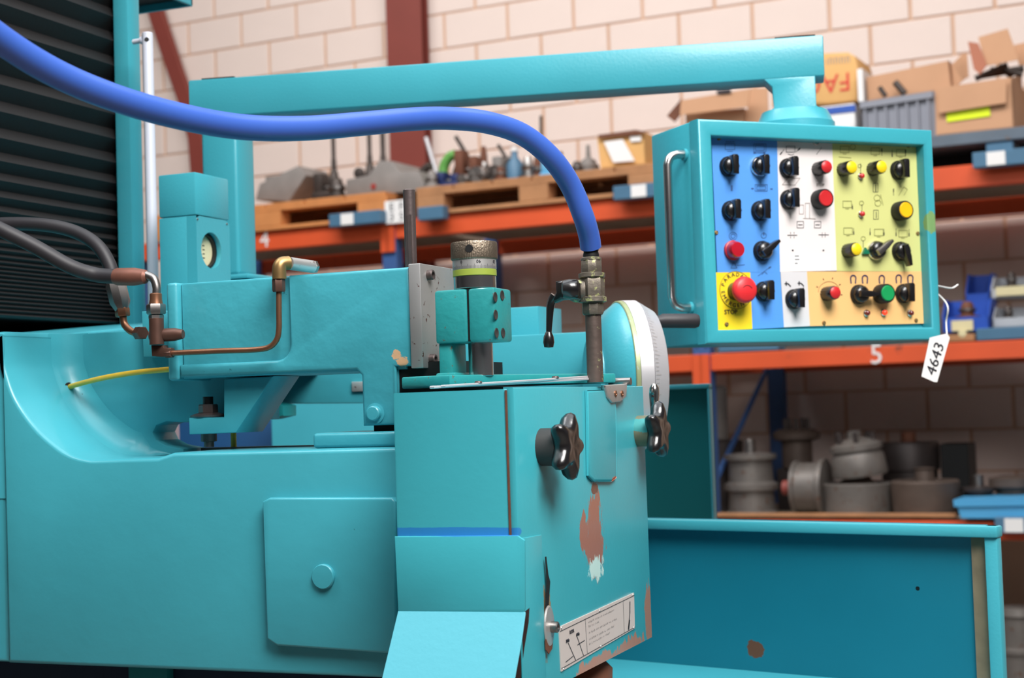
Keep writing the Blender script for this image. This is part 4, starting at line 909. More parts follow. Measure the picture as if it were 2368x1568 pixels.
t = a0 + R(-12); d_ = Vector((math.cos(t), math.sin(t), 0)); obj('knob_hole', S(lathe, [(.0042, 0), (.004, .0006), (.003, .0006)], Vector((xm, ym, (zk[4] + zk[5]) / 2 + .001)) + d_ * (54 * s_ - .0002), d_, 18), 'black', kn)

# --- coolant pipe and ball valve
yv = 1.60
def vx(px, py): return Y(px, py, yv)
pp = vx(1374, 800); xv = pp.x; s_ = (yv * .9272 + abs(xv) * .3746) / F
valve = thing('coolant_valve', 'soiled pipe with ball valve and black lever under the blue hose', 'valve', (xv, yv, zpl1))
def zv(py): return Y(1374, py, yv).z
tl = Vector((0, 0, 1))
obj('pipe', S(lathe, [(19 * s_, zpl0), (18.5 * s_, zv(726)), (17 * s_, zv(724))], (xv, yv, 0), seg=28), 'pipe', valve)
obj('lower_nut', S(hexn, (xv, yv, zv(728)), 26 * s_, zv(692) - zv(728), seg=8), 'valve', valve)
obj('lower_collar', S(lathe, [(22 * s_, zv(702)), (33 * s_, zv(698)), (33 * s_, zv(688)), (24 * s_, zv(684))], (xv, yv, 0), seg=24), 'valve', valve)
vb = obj('valve_body', S(hexn, (xv, yv, zv(692)), 30 * s_, zv(640) - zv(692)), 'valve', valve)
obj('upper_collar', S(lathe, [(24 * s_, zv(644)), (31 * s_, zv(641)), (31 * s_, zv(632)), (24 * s_, zv(630))], (xv, yv, 0), seg=24), 'valve', valve)
obj('upper_nut', S(hexn, (xv, yv, zv(634)), 25 * s_, zv(600) - zv(634), seg=8), 'valve', valve)
obj('top_ring', S(lathe, [(24 * s_, zv(602)), (24 * s_, zv(597)), (19 * s_, zv(594))], (xv, yv, 0), seg=24), 'valve', valve)
obj('hose_tail', S(lathe, [(17 * s_, zv(598)), (19 * s_, zv(590)), (17 * s_, zv(582)), (19 * s_, zv(574)), (18 * s_, zv(560))], (xv, yv, 0), seg=24), 'black', valve)
lr = Vector((-.93, -.37, 0)).normalized()
c = Vector((xv, yv, zv(672)))
stem = obj('valve_stem', S(lathe, [(.013, .008), (.012, .02), (.010, .024), (.007, .028)], c, lr, 20), 'valve', valve)
hd = thing  # noqa
def v2(px, py, y=1.575): return Y(px, py, y)
bm = bmesh.new(); lathe(bm, [(.0085, 0), (.0105, .002), (.011, .010), (.0095, .017), (.006, .0185)], v2(1338, 668), lr, 20)
prism(bm, [v2(1283, 650), v2(1322, 646), v2(1338, 655), v2(1336, 690), v2(1296, 693), v2(1280, 700), v2(1275, 690), v2(1284, 676)], (0, .014, 0), .003, 2)
tube(bm, [v2(1284, 684, 1.58), v2(1274, 702, 1.58), v2(1271, 735, 1.58), v2(1269, 775, 1.58)], (.0055, .003), 12, 6)
lathe(bm, [(0, -.0085), (.005, -.0075), (.0062, -.002), (.0055, .004), (.003, .0095)], v2(1269, 787, 1.58), (0.03, 0, 1), 20)
obj('lever_handle', bm, 'blackpl', valve, 50)

# --- blue coolant hose
hs = [(-420, -330, 1.08), (-260, -160, 1.12), (-120, -10, 1.17), (0, 90, 1.21), (130, 170, 1.25), (270, 228, 1.29), (420, 270, 1.34), (560, 294, 1.39), (700, 297, 1.44), (840, 286, 1.49), (950, 276, 1.53), (1040, 274, 1.57), (1130, 284, 1.60), (1210, 312, 1.63), (1275, 365, 1.65), (1320, 430, 1.67), (1349, 500, 1.68), (1362, 545, 1.69)]
hp_ = [D(*h) for h in hs] + [Vector((xv, yv, zv(572)))]
hose = thing('coolant_hose', 'thick blue coolant hose sweeping across the picture to the ball valve', 'hose', hp_[-1])
rad = .0116
bm = bmesh.new(); tube(bm, hp_, rad, 28, 10); obj('hose_wall', bm, 'hose', hose, 80)

# --- hand wheel
hw = D(1428, 872, 2.08); ax_ = Vector((math.sin(R(58)), math.cos(R(58)), 0)).normalized(); k = 2.08 / F
wheel = thing('handwheel', 'silver graduated handwheel with dark grip, behind the wheel guard', 'handwheel', hw)
obj('drum', S(lathe, [(96 * k, -.036), (98 * k, -.030), (122 * k, -.026), (156 * k, -.012), (172 * k, .0), (174 * k, .003)], hw, ax_, 64), 'teal', wheel)
obj('green_band', S(lathe, [(174 * k, .0), (176 * k, .001), (176.5 * k, .006), (174 * k, .0065)], hw, ax_, 64), mat('chipped_green_band', (150, 160, 120), .4, .3, var=.3, vscale=30, chips=(22, .56, (176, 190, 196))), wheel)
obj('rim', S(lathe, [(172 * k, .006), (177 * k, .0065), (177 * k, .024), (172 * k, .0245)], hw, ax_, 96), 'alu', wheel)
bz = obj('graduated_bevel', S(lathe, [(171 * k, .0245), (176 * k, .0248), (154 * k, .046), (146 * k, .048), (60 * k, .049), (0, .049)], hw, ax_, 96), 'alu', wheel)
fa, fb, fc = frame(ax_); bm = bmesh.new()
for i in range(120):
    t = 2 * math.pi * i / 120; rdir = fa * math.cos(t) + fb * math.sin(t); nn = (rdir * .7 + ax_ * .5).normalized()
    p0_ = hw + rdir * 175.5 * k + ax_ * .0262; p1_ = hw + rdir * (168 if i % 5 == 0 else 171) * k + ax_ * (.0335 if i % 5 == 0 else .0305)
    ribbon(bm, [p0_, p1_], .0006, nn, .0004)
obj('graduations', bm, 'inkg', bz, 0)
g0 = D(1490, 742, 2.06); 
gr = obj('grip', S(lathe, [(.0068, -.005), (.0068, .02), (.0095, .026), (.0098, .072), (.0085, .076), (0, .077)], g0, (D(1612, 742, 2.08) - g0).normalized(), 24), 'rubber', wheel)

# --- hydraulic fittings
yf = 1.525
def f(px, py, y=yf): return Y(px, py, y)
s_ = (f(362, 760) - f(462, 760)).length / 100
xf = f(362, 760).x
brk = obj('fitting_bracket', S(prism, [f(326, 720, 1.60), f(392, 718, 1.60), f(394, 826, 1.60), f(330, 826, 1.60)], (0, .02, 0), .003, 2), 'teal_cast', G)
fit = thing('hydraulic_tee', 'browned steel tee with hex nuts and bent copper pipe on the cylinder block', 'fitting', (xf, yf, f(362, 825).z))
def zf_(py): return f(362, py).z
obj('tee_body', S(lathe, [(14.5 * s_, zf_(797)), (14.5 * s_, zf_(737)), (12 * s_, zf_(735))], (xf, yf, 0), seg=24), 'brownfit', fit)
obj('silver_collar', S(hexn, (xf, yf, zf_(738)), 15 * s_, zf_(728) - zf_(738)), 'steeld', fit)
obj('hex_nut', S(hexn, (xf, yf, zf_(727)), 19 * s_, zf_(703) - zf_(727)), 'steeld', fit)
obj('nut_collar', S(lathe, [(14 * s_, zf_(704)), (12 * s_, zf_(692)), (12 * s_, zf_(680)), (10 * s_, zf_(678))], (xf, yf, 0), seg=20), 'copper', fit)
bm = bmesh.new(); prism(bm, [f(348, 798), f(376, 798), f(378, 804), f(392, 806), f(392, 824), f(372, 826), f(350, 824)], (0, .012, 0), .002, 2); obj('bottom_elbow', bm, 'brownfit', fit)
obj('elbow_nut', S(hexn, f(378, 816) + Vector((0, .006, 0)), 11 * s_, 14 * s_, (1, 0, 0)), 'brownfit', fit)
bm = bmesh.new(); y3 = yf + .006
tube(bm, [f(392, 817, y3), f(500, 812, y3), f(585, 809, y3), f(622, 803, y3), f(640, 785, y3), f(645, 760, y3), f(645, 720, y3), f(645, 674, y3)], 5.6 * s_, 14, 8); obj('copper_pipe', bm, 'copper', fit, 80)
obj('top_nut', S(hexn, f(645, 675, y3), 12.5 * s_, 26 * s_, seg=6), 'brownfit', fit)
obj('nut_neck', S(cyl, f(645, 650, y3), 10 * s_, 8 * s_, seg=16), 'brownfit', fit)
bm = bmesh.new(); tube(bm, [f(646, 645, y3), f(646, 620, y3), f(652, 610, y3 + .003), f(668, 608, y3 + .01)], 13.5 * s_, 18, 5); obj('brass_elbow', bm, 'brass', fit, 70)
e0, e1 = f(668, 609, y3 + .012), f(722, 617, y3 + .05)
obj('plated_sleeve', S(lathe, [(12.5 * s_, 0), (12.5 * s_, (e1 - e0).length)], e0, e1 - e0, 20), 'plate', fit)
obj('sleeve_end', S(hexn, e1, 13 * s_, .005, e1 - e0), 'steeld', fit)
obj('side_port', S(lathe, [(13 * s_, -.03), (13 * s_, 0), (9 * s_, .01)], Vector((xf + .02, yf + .008, zf_(775))), (1, .2, 0), 16), 'brownfit', fit)
# steel elbow up to the crimped hose
bm = bmesh.new(); tube(bm, [f(362, 682), f(362, 664), f(355, 645), f(338, 636)], 8.5 * s_, 16, 6); obj('bent_tube', bm, 'steeld', fit, 80)
h1 = thing('hydraulic_hose', 'black hydraulic hose ending in a reddish crimp, upper crossing of two', 'hose', f(300, 640))
obj('crimp', S(lathe, [(9 * s_, 0), (14 * s_, 5 * s_), (18 * s_, 30 * s_), (17.5 * s_, 70 * s_), (15 * s_, 78 * s_)], f(341, 640), f(265, 640) - f(341, 640), 24), mat('reddish_crimp', (128, 84, 70), .5, .4, var=.3, vscale=60), h1)
bm = bmesh.new(); tube(bm, [f(272, 640), f(220, 635, 1.52), f(160, 615, 1.50), (f(80, 570, 1.48)), f(0, 530, 1.46), f(-120, 470, 1.44)], 15 * s_, 18, 8); obj('hose_wall', bm, 'rubber', h1, 80)
y4 = 1.56
h2 = thing('hydraulic_hose', 'black hydraulic hose arching down to a hex-shaped steel crimp, behind the other one', 'hose', f(275, 690, y4))
bm = bmesh.new(); tube(bm, [f(265, 660, y4), f(252, 610, y4), f(222, 565, y4), f(170, 535, y4), f(100, 520, y4 - .01), f(0, 518, y4 - .02), f(-120, 530, y4 - .03)], 14 * s_, 18, 8); obj('hose_wall', bm, 'rubber', h2, 80)
obj('crimp', S(lathe, [(18 * s_, 0), (21 * s_, 8 * s_), (21 * s_, 44 * s_), (13 * s_, 62 * s_)], f(266, 652, y4), f(281, 712, y4) - f(266, 652, y4), 8), 'steeld', h2)
obj('copper_nut', S(hexn, f(282, 712, y4), 15 * s_, 18 * s_, f(284, 732, y4) - f(282, 712, y4)), 'copper', h2)
bm = bmesh.new(); tube(bm, [f(284, 730, y4), f(288, 750, y4), f(302, 765, y4), f(322, 772, y4)], 7.5 * s_, 14, 6); obj('bent_tube', bm, 'copper', h2, 80)
obj('end_nut', S(hexn, f(318, 771, y4), 14 * s_, 26 * s_, f(345, 768, y4 - .015) - f(318, 771, y4)), 'brownfit', h2)

# ================================================================== PENDANT ARM
aA = R(78); AV = Vector((math.sin(aA), math.cos(aA), 0)); AN = Vector((math.cos(aA), -math.sin(aA), 0)) * -1  # along, into depth
pR = D(1905, 80, 2.35); pn = AN
def A_(px, py, off=0): return PL(px, py, pR + AN * off, AN)
ztop = pR.z; 
xA0 = A_(435, 200).dot(AV); xA1 = A_(1905, 120).dot(AV); hA = ztop - A_(1200, 222).z; nA = pR.dot(AN); dA = .062
AF = (AV, AN, UP)
arm = thing('pendant_arm', 'teal square steel arm and post carrying the control box', 'arm', Y(520, 632, 2.3) )
AF = (AV, AN, UP)
print('ARM', ztop, A_(435, 185).z, hA)
obj('beam', S(bx, (xA0, nA, ztop - hA), (xA1, nA + dA, ztop), AF, bev=.003), 'teal', arm)
zfl = A_(1835, 252).z
a0_, a1_ = A_(1785, 200).dot(AV), A_(1886, 200).dot(AV)
prf = [AV * a + UP * z + AN * (nA + .0) for a, z in ((a0_ - .012, ztop - hA + .001), (a0_, ztop - hA - .012), (a0_ + .002, zfl + .004), (a0_ - .004, zfl), (a1_ + .004, zfl), (a1_, zfl + .004), (a1_, ztop - hA + .001))]
bm = bmesh.new(); prism(bm, prf, AN * dA, .002, 2); obj('drop_column', bm, 'teal', arm, 50)
ctr = AV * ((a0_ + a1_) / 2) + AN * (nA + dA / 2)
for a, b in ((462, 537), (1792, 1886)):
    q0, q1 = A_(a, 100).dot(AV), A_(b, 100).dot(AV); obj('end_gasket', S(bx, (q0, nA + .004, ztop - .0005), (q1, nA + dA - .004, ztop + .0022), AF), 'black', arm)
pz = A_(463, 250); pc = pz
yP = PL(463, 400, pR, AN).y
xq0, xq1 = Y(464, 400, yP).x, Y(546, 400, yP).x
zb_ = Y(550, 634, yP).z
obj('post', S(bx, (xq0, yP + .002, zb_), (xq1, yP + .058, ztop - hA + .001), bev=.006, seg=3), 'teal', arm)
obj('post_flange', S(bx, (xq0 - .01, yP - .008, zb_ - .008), (xq1 + .022, yP + .075, zb_ + .0), bev=.003), 'teal', arm)
obj('pedestal', S(bx, (xq0 - .01, yP - .004, zt_ - .02), (xq1 + .018, yP + .07, zb_ - .0085), bev=.003), 'teal', arm)

# ================================================================== CONTROL BOX
e1 = Vector((math.sin(R(45)), math.cos(R(45)), 0)); en = Vector((e1.y, -e1.x, 0)); back = -en
c_bl = D(1633, 795, 2.20); c_tl = D(1617, 270, 2.20)
def B(px, py, off=0): return PL(px, py, c_bl + en * off, en)
BO = Vector((c_bl.x, c_bl.y, 0))
wb = (B(2177, 778) - BO).dot(e1); zb1 = c_tl.z; zb0_ = c_bl.z
sd = PL(1523, 803, BO, e1); db = (sd - BO).dot(back)
sd2 = PL(1505, 312, BO, e1); print('BOX w', wb, 'h', zb1 - zb0_, 'd', db, (sd2 - BO).dot(back), 'zTR', B(2158, 290).z, zb1, 'zBR', B(2177, 778).z, zb0_)
db = (db + (sd2 - BO).dot(back)) / 2
box = thing('control_box', 'teal control box with blue, white, olive and orange sections, hanging from the arm', 'control panel', BO + e1 * wb / 2 + back * db / 2 + UP * zb0_)
BF = (e1, back, UP)
def bl(px, py, off=0):
    v = B(px, py, off) - BO; return v.dot(e1), v.z
rec = .022
fl_ = bl(1646, 315)[0]; fr_ = bl(2137, 330)[0]; fb_ = bl(1660, 763)[1]; ft_ = bl(1647, 314)[1]
M['boxp'] = mat('pendant_box_paint', (56, 158, 172), .38, bump=.15, bscale=120, var=.07, vscale=9, coat=.2, spots=((tuple(B(2153, 515)), (.012, .012, .018), (120, 158, 100), 60, 1.0),))
obj('rear_shell', S(bx, (0, rec + .002, zb0_), (wb, db, zb1), BF, BO, bev=.003), 'boxp', box)
bm = bmesh.new()
O = [(0, zb0_), (wb, zb0_), (wb, zb1), (0, zb1)]; I_ = [(fl_, fb_), (fr_, fb_), (fr_, ft_), (fl_, ft_)]
def bp(u, n_, z): return BO + e1 * u + back * n_ + UP * z
vo = [bm.verts.new(bp(u, 0, z)) for u, z in O]; vi = [bm.verts.new(bp(u, 0, z)) for u, z in I_]; wo = [bm.verts.new(bp(u, rec + .002, z)) for u, z in O]; wi = [bm.verts.new(bp(u, rec + .002, z)) for u, z in I_]
for i in range(4):
    j = (i + 1) % 4
    bm.faces.new((vo[i], vo[j], vi[j], vi[i])); bm.faces.new((vo[j], vo[i], wo[i], wo[j])); bm.faces.new((vi[i], vi[j], wi[j], wi[i])); bm.faces.new((wo[i], wi[i], wi[j], wo[j]))
bmesh.ops.recalc_face_normals(bm, faces=bm.faces)
bmesh.ops.bevel(bm, geom=[e for e in bm.edges if all(v in vo + vi for v in e.verts) and e.calc_length() > .1], offset=.0035, segments=3, profile=.5, affect='EDGES')
obj('front_frame', bm, 'boxp', box, 40)
# top flange the arm stands on
fc_ = ctr.copy(); fc_.z = 0
obj('swivel_flange', S(lathe, [(.060, zb1 - .001), (.060, zb1 + .016), (.058, zb1 + .018), (.05, zfl)], fc_, seg=48), 'teal', arm)
# panel sections
PO = rec - .002     # panel surface depth behind the frame front
def Pn(px, py, up=0): return PL(px, py, BO + back * (PO - up), en)
def sec(name, pts, m, lab):
    P_ = [Pn(*q) for q in pts]; bm = bmesh.new(); prism(bm, P_, back * .0018); return obj(name, bm, m, box, 0, lab)
M['pb'] = mat('blue_panel', (84, 150, 226), .42, var=.04); M['pw'] = mat('white_panel', (226, 218, 216), .42, var=.02)
M['pw2'] = mat('grey_white_panel', (208, 206, 208), .42, var=.02); M['pg'] = mat('olive_panel', (204, 206, 132), .42, var=.05)
M['po'] = mat('orange_panel', (236, 186, 122), .42, var=.07, vscale=9); M['py'] = mat('yellow_panel', (242, 208, 40), .42, var=.03)
tl_, x1, x2_, x3 = 1646, 1797, 1925, 2122
s_b = sec('blue_section', [(1645, 314), (1797, 317), (1804, 629), (1659, 630)], 'pb', 'blue panel section')
sec('blue_section', [(1735, 630), (1804, 629), (1813, 757), (1740, 761)], 'pb', 'blue panel section beside the emergency stop')
s_y = sec('yellow_section', [(1655, 630), (1735, 630), (1740, 761), (1660, 764)], 'py', 'yellow panel section')
s_w = sec('white_section', [(1797, 317), (1924, 320), (1935, 626), (1804, 629)], 'pw', 'white panel section')
s_g = sec('grey_section', [(1805, 629), (1866, 628), (1873, 754), (1813, 757)], 'pw2', 'pale grey panel section')
s_o2 = sec('olive_section', [(1924, 320), (2124, 323), (2133, 628), (1935, 627)], 'pg', 'olive green panel section')
s_or = sec('orange_section', [(1866, 628), (2133, 628), (2141, 748), (1873, 754)], 'po', 'orange panel section')
# knobs (pixel = where the knob body is seen; base is moved back along the normal)
BFk = (e1, UP, en)
kk = 2.32 / F
def kbase(px, py, h):      # point on the panel whose knob top of height h appears at px,py
    v = PL(px, py, BO + back * (PO - h), en); return v - en * h
def place(n_, px, py, h): return kbase(px, py, h)
def selector(px, py, style='bar', chrome=False, ang=0):
    c = kbase(px, py, .010); r_ = .0148
    k = obj('selector_switch', S(lathe, [(r_, 0), (r_, .004), (r_ * .93, .0055)], c, en, 32), 'chrome' if chrome else 'black', box, 40, ('chrome-ringed selector switch' if chrome else 'black selector switch'))
    obj('rotary_knob', S(lathe, [(r_ * .88, .004), (r_ * .86, .011), (r_ * .6, .0145), (0, .015)], c, en, 28, fn=lambda t, h: 1 + .03 * math.cos(12 * t)), 'blackpl', k, 50)
    rot = Matrix.Rotation(R(ang), 3, en); a_, b_ = rot @ e1, rot @ UP
    bm = bmesh.new()
    if style == 'bar':
        prism(bm, [c + en * .008 + a_ * x_ + b_ * y_ for x_, y_ in ((-.0042, -.0135), (.0042, -.0135), (.005, .012), (.003, .0148), (-.003, .0148), (-.005, .012))], en * .0155, .001, 2)
    else:
        prism(bm, [c + en * .008 + a_ * x_ + b_ * y_ for x_, y_ in ((-.0045, -.009), (.0045, -.009), (.0045, .010), (.002, .024), (-.002, .024), (-.0045, .010))], en * .0125, .001, 2)
    obj('pointer', bm, 'blackpl' if not (chrome and style != 'bar') else 'steeld', k, 40)
for px, py in ((1692, 383), (1697, 486), (1765, 486), (1774, 673), (1830, 387), (1832, 460), (1844, 691), (2086, 392), (2098, 678)): selector(px, py)
selector(1763, 383, chrome=True)
selector(1770, 579, 'lever', ang=-55); selector(2033, 578, 'lever', True, -55); selector(2090, 580, 'lever', ang=-165); selector(1994, 680, 'lever', ang=-92)
M['cred'] = mat('red_cap', (196, 40, 44), .35); M['cyel'] = mat('yellow_cap', (240, 206, 30), .35); M['cgrn'] = mat('green_cap', (24, 150, 84), .35); M['camb'] = mat('amber_cap', (246, 186, 24), .3)
def pot(px, py, m):
    c = kbase(px, py, .014)
    k = obj('adjusting_knob', S(lathe, [(.0105, 0), (.0100, .022), (.0092, .0232)], c, en, 40, fn=lambda t, h: 1 + .04 * math.cos(16 * t)), 'blackpl', box, 50, ('small fluted knob with a %s cap' % {'cred': 'red', 'cyel': 'yellow'}[m]))
    obj('knob_cap', S(lathe, [(.0090, .0225), (.0088, .0245), (.0074, .0256), (0, .0262)], c, en, 28), m, k)
for px, py, m in ((1903, 388, 'cred'), (1923, 678, 'cred'), (1961, 389, 'cyel'), (2030, 388, 'cyel'), (1972, 578, 'cyel')): pot(px, py, m)
def button(px, py, m, lab):
    c = kbase(px, py, .011)
    k = obj('push_button', S(lathe, [(.0145, 0), (.0148, .006), (.0142, .0175), (.0132, .019), (.0122, .019), (.0122, .016)], c, en, 36, cap=False), 'black', box, 50, lab)
    obj('button_cap', S(lathe, [(.0119, .010), (.0119, .0185), (.0108, .0198), (0, .0194)], c, en, 32), m, k)
button(1903, 460, 'cred', 'black-collared red push button'); button(2088, 487, 'camb', 'black-collared yellow push button'); button(2046, 679, 'cgrn', 'black-collared green push button')
c = kbase(1700, 578, .008); M['lens'] = mat('red_lens', (176, 24, 40), .15, coat=.6)
k = obj('indicator_lamp', S(lathe, [(.0142, 0), (.0142, .004), (.013, .005)], c, en, 32), 'cred', box, 40, 'large red indicator lamp')
obj('lens', S(lathe, [(.0128, .004), (.0124, .012), (.0105, .0165), (0, .0175)], c, en, 32), 'lens', k)
c = kbase(1717, 671, .020)
k = obj('emergency_stop', S(lathe, [(.0135, 0), (.0135, .012), (.011, .014), (.011, .022)], c, en, 36), 'blackpl', box, 40, 'red emergency stop mushroom button')
obj('mushroom_head', S(lathe, [(.011, .020), (.0185, .021), (.0192, .025), (.0185, .029), (.014, .0325), (0, .0335)], c, en, 40), mat('stop_red', (220, 44, 50), .4), k, 50)
bm = bmesh.new(); ribbon(bm, [c + en * .0336 + e1 * .009 * math.sin(R(a_)) + UP * (.009 * math.cos(R(a_)) - .003) for a_ in range(-50, 60, 12)], .0008, en); obj('twist_arrow', bm, 'ink', k, 0)
# ring legend of the emergency stop
ec = Pn(1702, 671, .0004)
rg = obj('legend_ring', S(lathe, [(.0275, 0), (.0275, .0006)], ec - en * .0002, en, 56), 'py', box)
bm = bmesh.new(); ribbon(bm, [ec + en * .0005 + (e1 * math.cos(R(a_)) + UP * math.sin(R(a_))) * .0271 for a_ in range(0, 361, 8)], .0006, en); obj('ring_outline', bm, 'ink', rg, 0)
def arc_text(s, a0, a1, r_, flip=False):
    for i, ch in enumerate(s):
        a_ = R(a0 + (a1 - a0) * i / (len(s) - 1)); rd = e1 * math.cos(a_) + UP * math.sin(a_); tg = e1 * math.sin(a_) - UP * math.cos(a_)
        if ch == ' ': continue
        if flip: text(ch, .0082, ec + rd * r_ + en * .0004, -tg, -rd, 'ink', rg)
        else: text(ch, .0082, ec + rd * r_ + en * .0004, tg, rd, 'ink', rg)
arc_text('PARADA', 160, 62, .0225); arc_text('EMERGENCIA', 188, 348, .0225, True)
text('STOP', .0092, Pn(1690, 722, .0003), e1, UP, 'ink', s_y)
text('STOP', .006, Pn(1897, 428, .0003), e1, UP, 'inkg', s_w)
def led(px, py, m, chrome=True):
    c = kbase(px, py, .003); k = obj('indicator_light', S(lathe, [(.0052, 0), (.0052, .002), (.0042, .003)], c, en, 20), 'chrome' if chrome else 'black', box, 40, 'small red indicator light')
    obj('lens', S(lathe, [(.0038, .0025), (.0036, .0065), (.002, .008), (0, .0084)], c, en, 16), m, k)
M['dred'] = mat('dark_red_lens', (110, 22, 26), .2, coat=.5); M['lit'] = mat('lit_red_lens', (240, 70, 40), .3, emit=((255, 60, 30), .6))
led(1992, 407, 'cred'); led(1993, 495, 'cred'); led(2005, 724, 'dred'); led(2045, 723, 'lit'); led(2106, 724, 'dred')
bm = bmesh.new(); prism(bm, [Pn(1992, 588, .0), Pn(1998, 573, .0), Pn(2008, 588, .0)], en * .005); obj('green_pointer', bm, mat('green_lens', (20, 110, 80), .3), box, 0)
for px, py in ((1662, 320), (1656, 538), (1680, 750), (1905, 747), (2118, 741), (2100, 337), (2122, 540)):
    obj('panel_screw', S(lathe, [(.0032, 0), (.003, .0014), (.0012, .0018), (0, .0012)], Pn(px, py), en, 14), 'brass', box)
kl = obj('key_lock', S(lathe, [(.006, 0), (.006, .0016), (.0045, .0022), (.004, .001)], Pn(1886, 327), en, 20), 'chrome', box); obj('key_slot', S(lathe, [(.0026, .001), (.0026, .0024)], Pn(1886, 327), en, 12), 'black', kl)
# printed symbols
def rect(x0, y0, x1_, y1_): return [(x0, y0), (x1_, y0), (x1_, y1_), (x0, y1_), (x0, y0)]
def circ(x, y, r_, a0=0, a1=360, st=20): return [(x + r_ * math.cos(R(a)), y - r_ * math.sin(R(a))) for a in range(a0, a1 + 1, st)]
def symbols(lines, m, parent, wd=.0007):
    bm = bmesh.new()
    for l in lines:
        w_ = wd
        if isinstance(l, tuple) and isinstance(l[0], (int, float)): w_, l = l
        ribbon(bm, [Pn(x_, y_, .0002) for x_, y_ in l], w_, en)
    o = obj('printed_symbols', bm, m, parent, 0)
def arr(x0, y0, x1_, y1_, hl=6):
    L_ = math.hypot(x1_ - x0, y1_ - y0); ux, uy = (x1_ - x0) / L_, (y1_ - y0) / L_
    return [[(x0, y0), (x1_, y1_)], (.0018, [(x1_ - ux * hl, y1_ - uy * hl), (x1_, y1_)])]
symbols([rect(1677, 332, 1699, 346), [(1678, 328), (1698, 328)], [(1682, 350), (1694, 350)], rect(1743, 333, 1771, 351), rect(1747, 336, 1767, 348)] + arr(1757, 354, 1743, 354, 4) + arr(1757, 354, 1769, 354, 4)
        + [rect(1746, 427, 1774, 442), rect(1750, 430, 1770, 439), (.003, [(1692, 440), (1692, 430)]), (.002, [(1738, 436), (1742, 436)]), (.002, [(1782, 437), (1786, 437)])]
        + [circ(1695, 546, 9), circ(1695, 546, 5), [(1690, 620), (1704, 620), (1697, 606), (1690, 620)], [(1704, 614), (1722, 612)], circ(1766, 545, 6), (.002, [(1766, 543), (1766, 538)]), [(1753, 638), (1780, 618)], (.002, [(1778, 620), (1782, 617)]), [(1762, 634), (1768, 628), (1774, 634)]], 'inkb', s_b)
symbols([rect(1818, 338, 1838, 352), [(1822, 356), (1830, 359), (1836, 356)]] + arr(1813, 346, 1804, 357) + arr(1840, 352, 1850, 343) + [[(1888, 357), (1900, 341)]], 'ink', s_w)
symbols([[(1809, 427), (1822, 412), (1850, 412), (1838, 428), (1809, 427)], [(1848, 474), (1858, 474), (1858, 495), (1848, 495), (1848, 474)], [(1862, 470), (1872, 470), (1872, 505), (1886, 507)], [(1862, 505), (1862, 470)], [(1857, 505), (1885, 506)]], 'inkg', s_w)
symbols([rect(1843, 512, 1858, 527), rect(1883, 512, 1898, 527), (.0012, [(1846, 520), (1855, 520)]), (.0012, [(1886, 520), (1895, 520)]), (.001, [(1821, 544), (1843, 544)]), (.001, [(1893, 543), (1916, 543)]),
         [(1828, 537), (1828, 541)], [(1836, 537), (1836, 541)], [(1828, 547), (1828, 551)], [(1836, 547), (1836, 551)], [(1901, 538), (1901, 549)], [(1908, 538), (1908, 549)], (.0022, [(1832, 579), (1834, 579)]), (.0022, [(1903, 579), (1905, 579)]),
         (.0012, [(1838, 592), (1847, 592)]), (.0012, [(1838, 600), (1848, 600)]), (.0012, [(1838, 609), (1844, 609)])], 'ink', s_w)
ws_ = [Pn(1826, 587, .0001), Pn(1918, 588, .0001), Pn(1920, 625, .0001), Pn(1829, 627, .0001)]
bm = bmesh.new(); prism(bm, ws_, en * .0001); obj('paper_label', bm, mat('bright_label', (240, 238, 238), .5), s_w, 0)
for bx_, by_ in ((1943, 338), (2014, 342), (2073, 346), (1949, 465), (1951, 527), (2022, 530), (2078, 533)):
    symbols([rect(bx_, by_, bx_ + 20, by_ + 15), [(bx_ + 6, by_ + 18), (bx_ + 14, by_ + 18)]], 'inky', s_o2)
symbols(arr(2039, 360, 2039, 344) + arr(2063, 347, 2063, 362) + arr(2094, 362, 2094, 347) + arr(1971, 472, 1971, 483) + arr(1974, 528, 1974, 542) + arr(2012, 528, 2012, 543) + arr(2044, 530, 2044, 544) + arr(2072, 528, 2072, 545) + arr(2102, 530, 2102, 546)
        + arr(2066, 452, 2066, 437) + [(.0012, [(2025, 427), (2025, 442)]), (.0012, [(2026, 490), (2026, 504)]), rect(2019, 424, 2030, 444), rect(2020, 486, 2031, 507), [(1990, 378), (1990, 400)], [(1993, 472), (1993, 488)], [(1996, 556), (1996, 572)]], 'ink', s_o2)
symbols([circ(1972, 340, 6), circ(1988, 384, 4), circ(1992, 470, 5), circ(1996, 552, 5), circ(2028, 458, 7), circ(2030, 470, 7), [(2078, 452), (2090, 432), (2098, 438), (2090, 452)], [(2036, 450), (2042, 475)], [(1940, 363), (1968, 365)]], 'inky', s_o2)
mg = []
for mx, my in ((1973, 646), (2000, 646), (2039, 646), (2078, 645), (2105, 645)):
    mg.append((.0022, [(mx - 5, my + 9), (mx - 6, my)] + [(mx + 6 * math.cos(R(a)), my - 3 - 6 * math.sin(R(a))) for a in range(180, -1, -30)] + [(mx + 5, my + 9)]))
symbols(mg, 'navy', s_or)
sy_ = [circ(1917, 676, 25, 0, 190, 15)]
for a in range(-10, 200, 42): sy_.append((.0014, [(1917 + 28 * math.cos(R(a)), 676 - 32 * math.sin(R(a))), (1917 + 31 * math.cos(R(a)), 676 - 35 * math.sin(R(a)))]))
symbols(sy_, 'rust', s_or, .0005)
symbols([(.0018, [(1815, 656), (1822, 656), (1828, 662)]), (.0018, [(1818, 652), (1818, 660)]), (.0018, [(1845, 655), (1852, 655), (1858, 661)]), (.0018, [(1848, 651), (1848, 659)]), [(1858, 662), (1859, 676)]], 'ink', s_g)
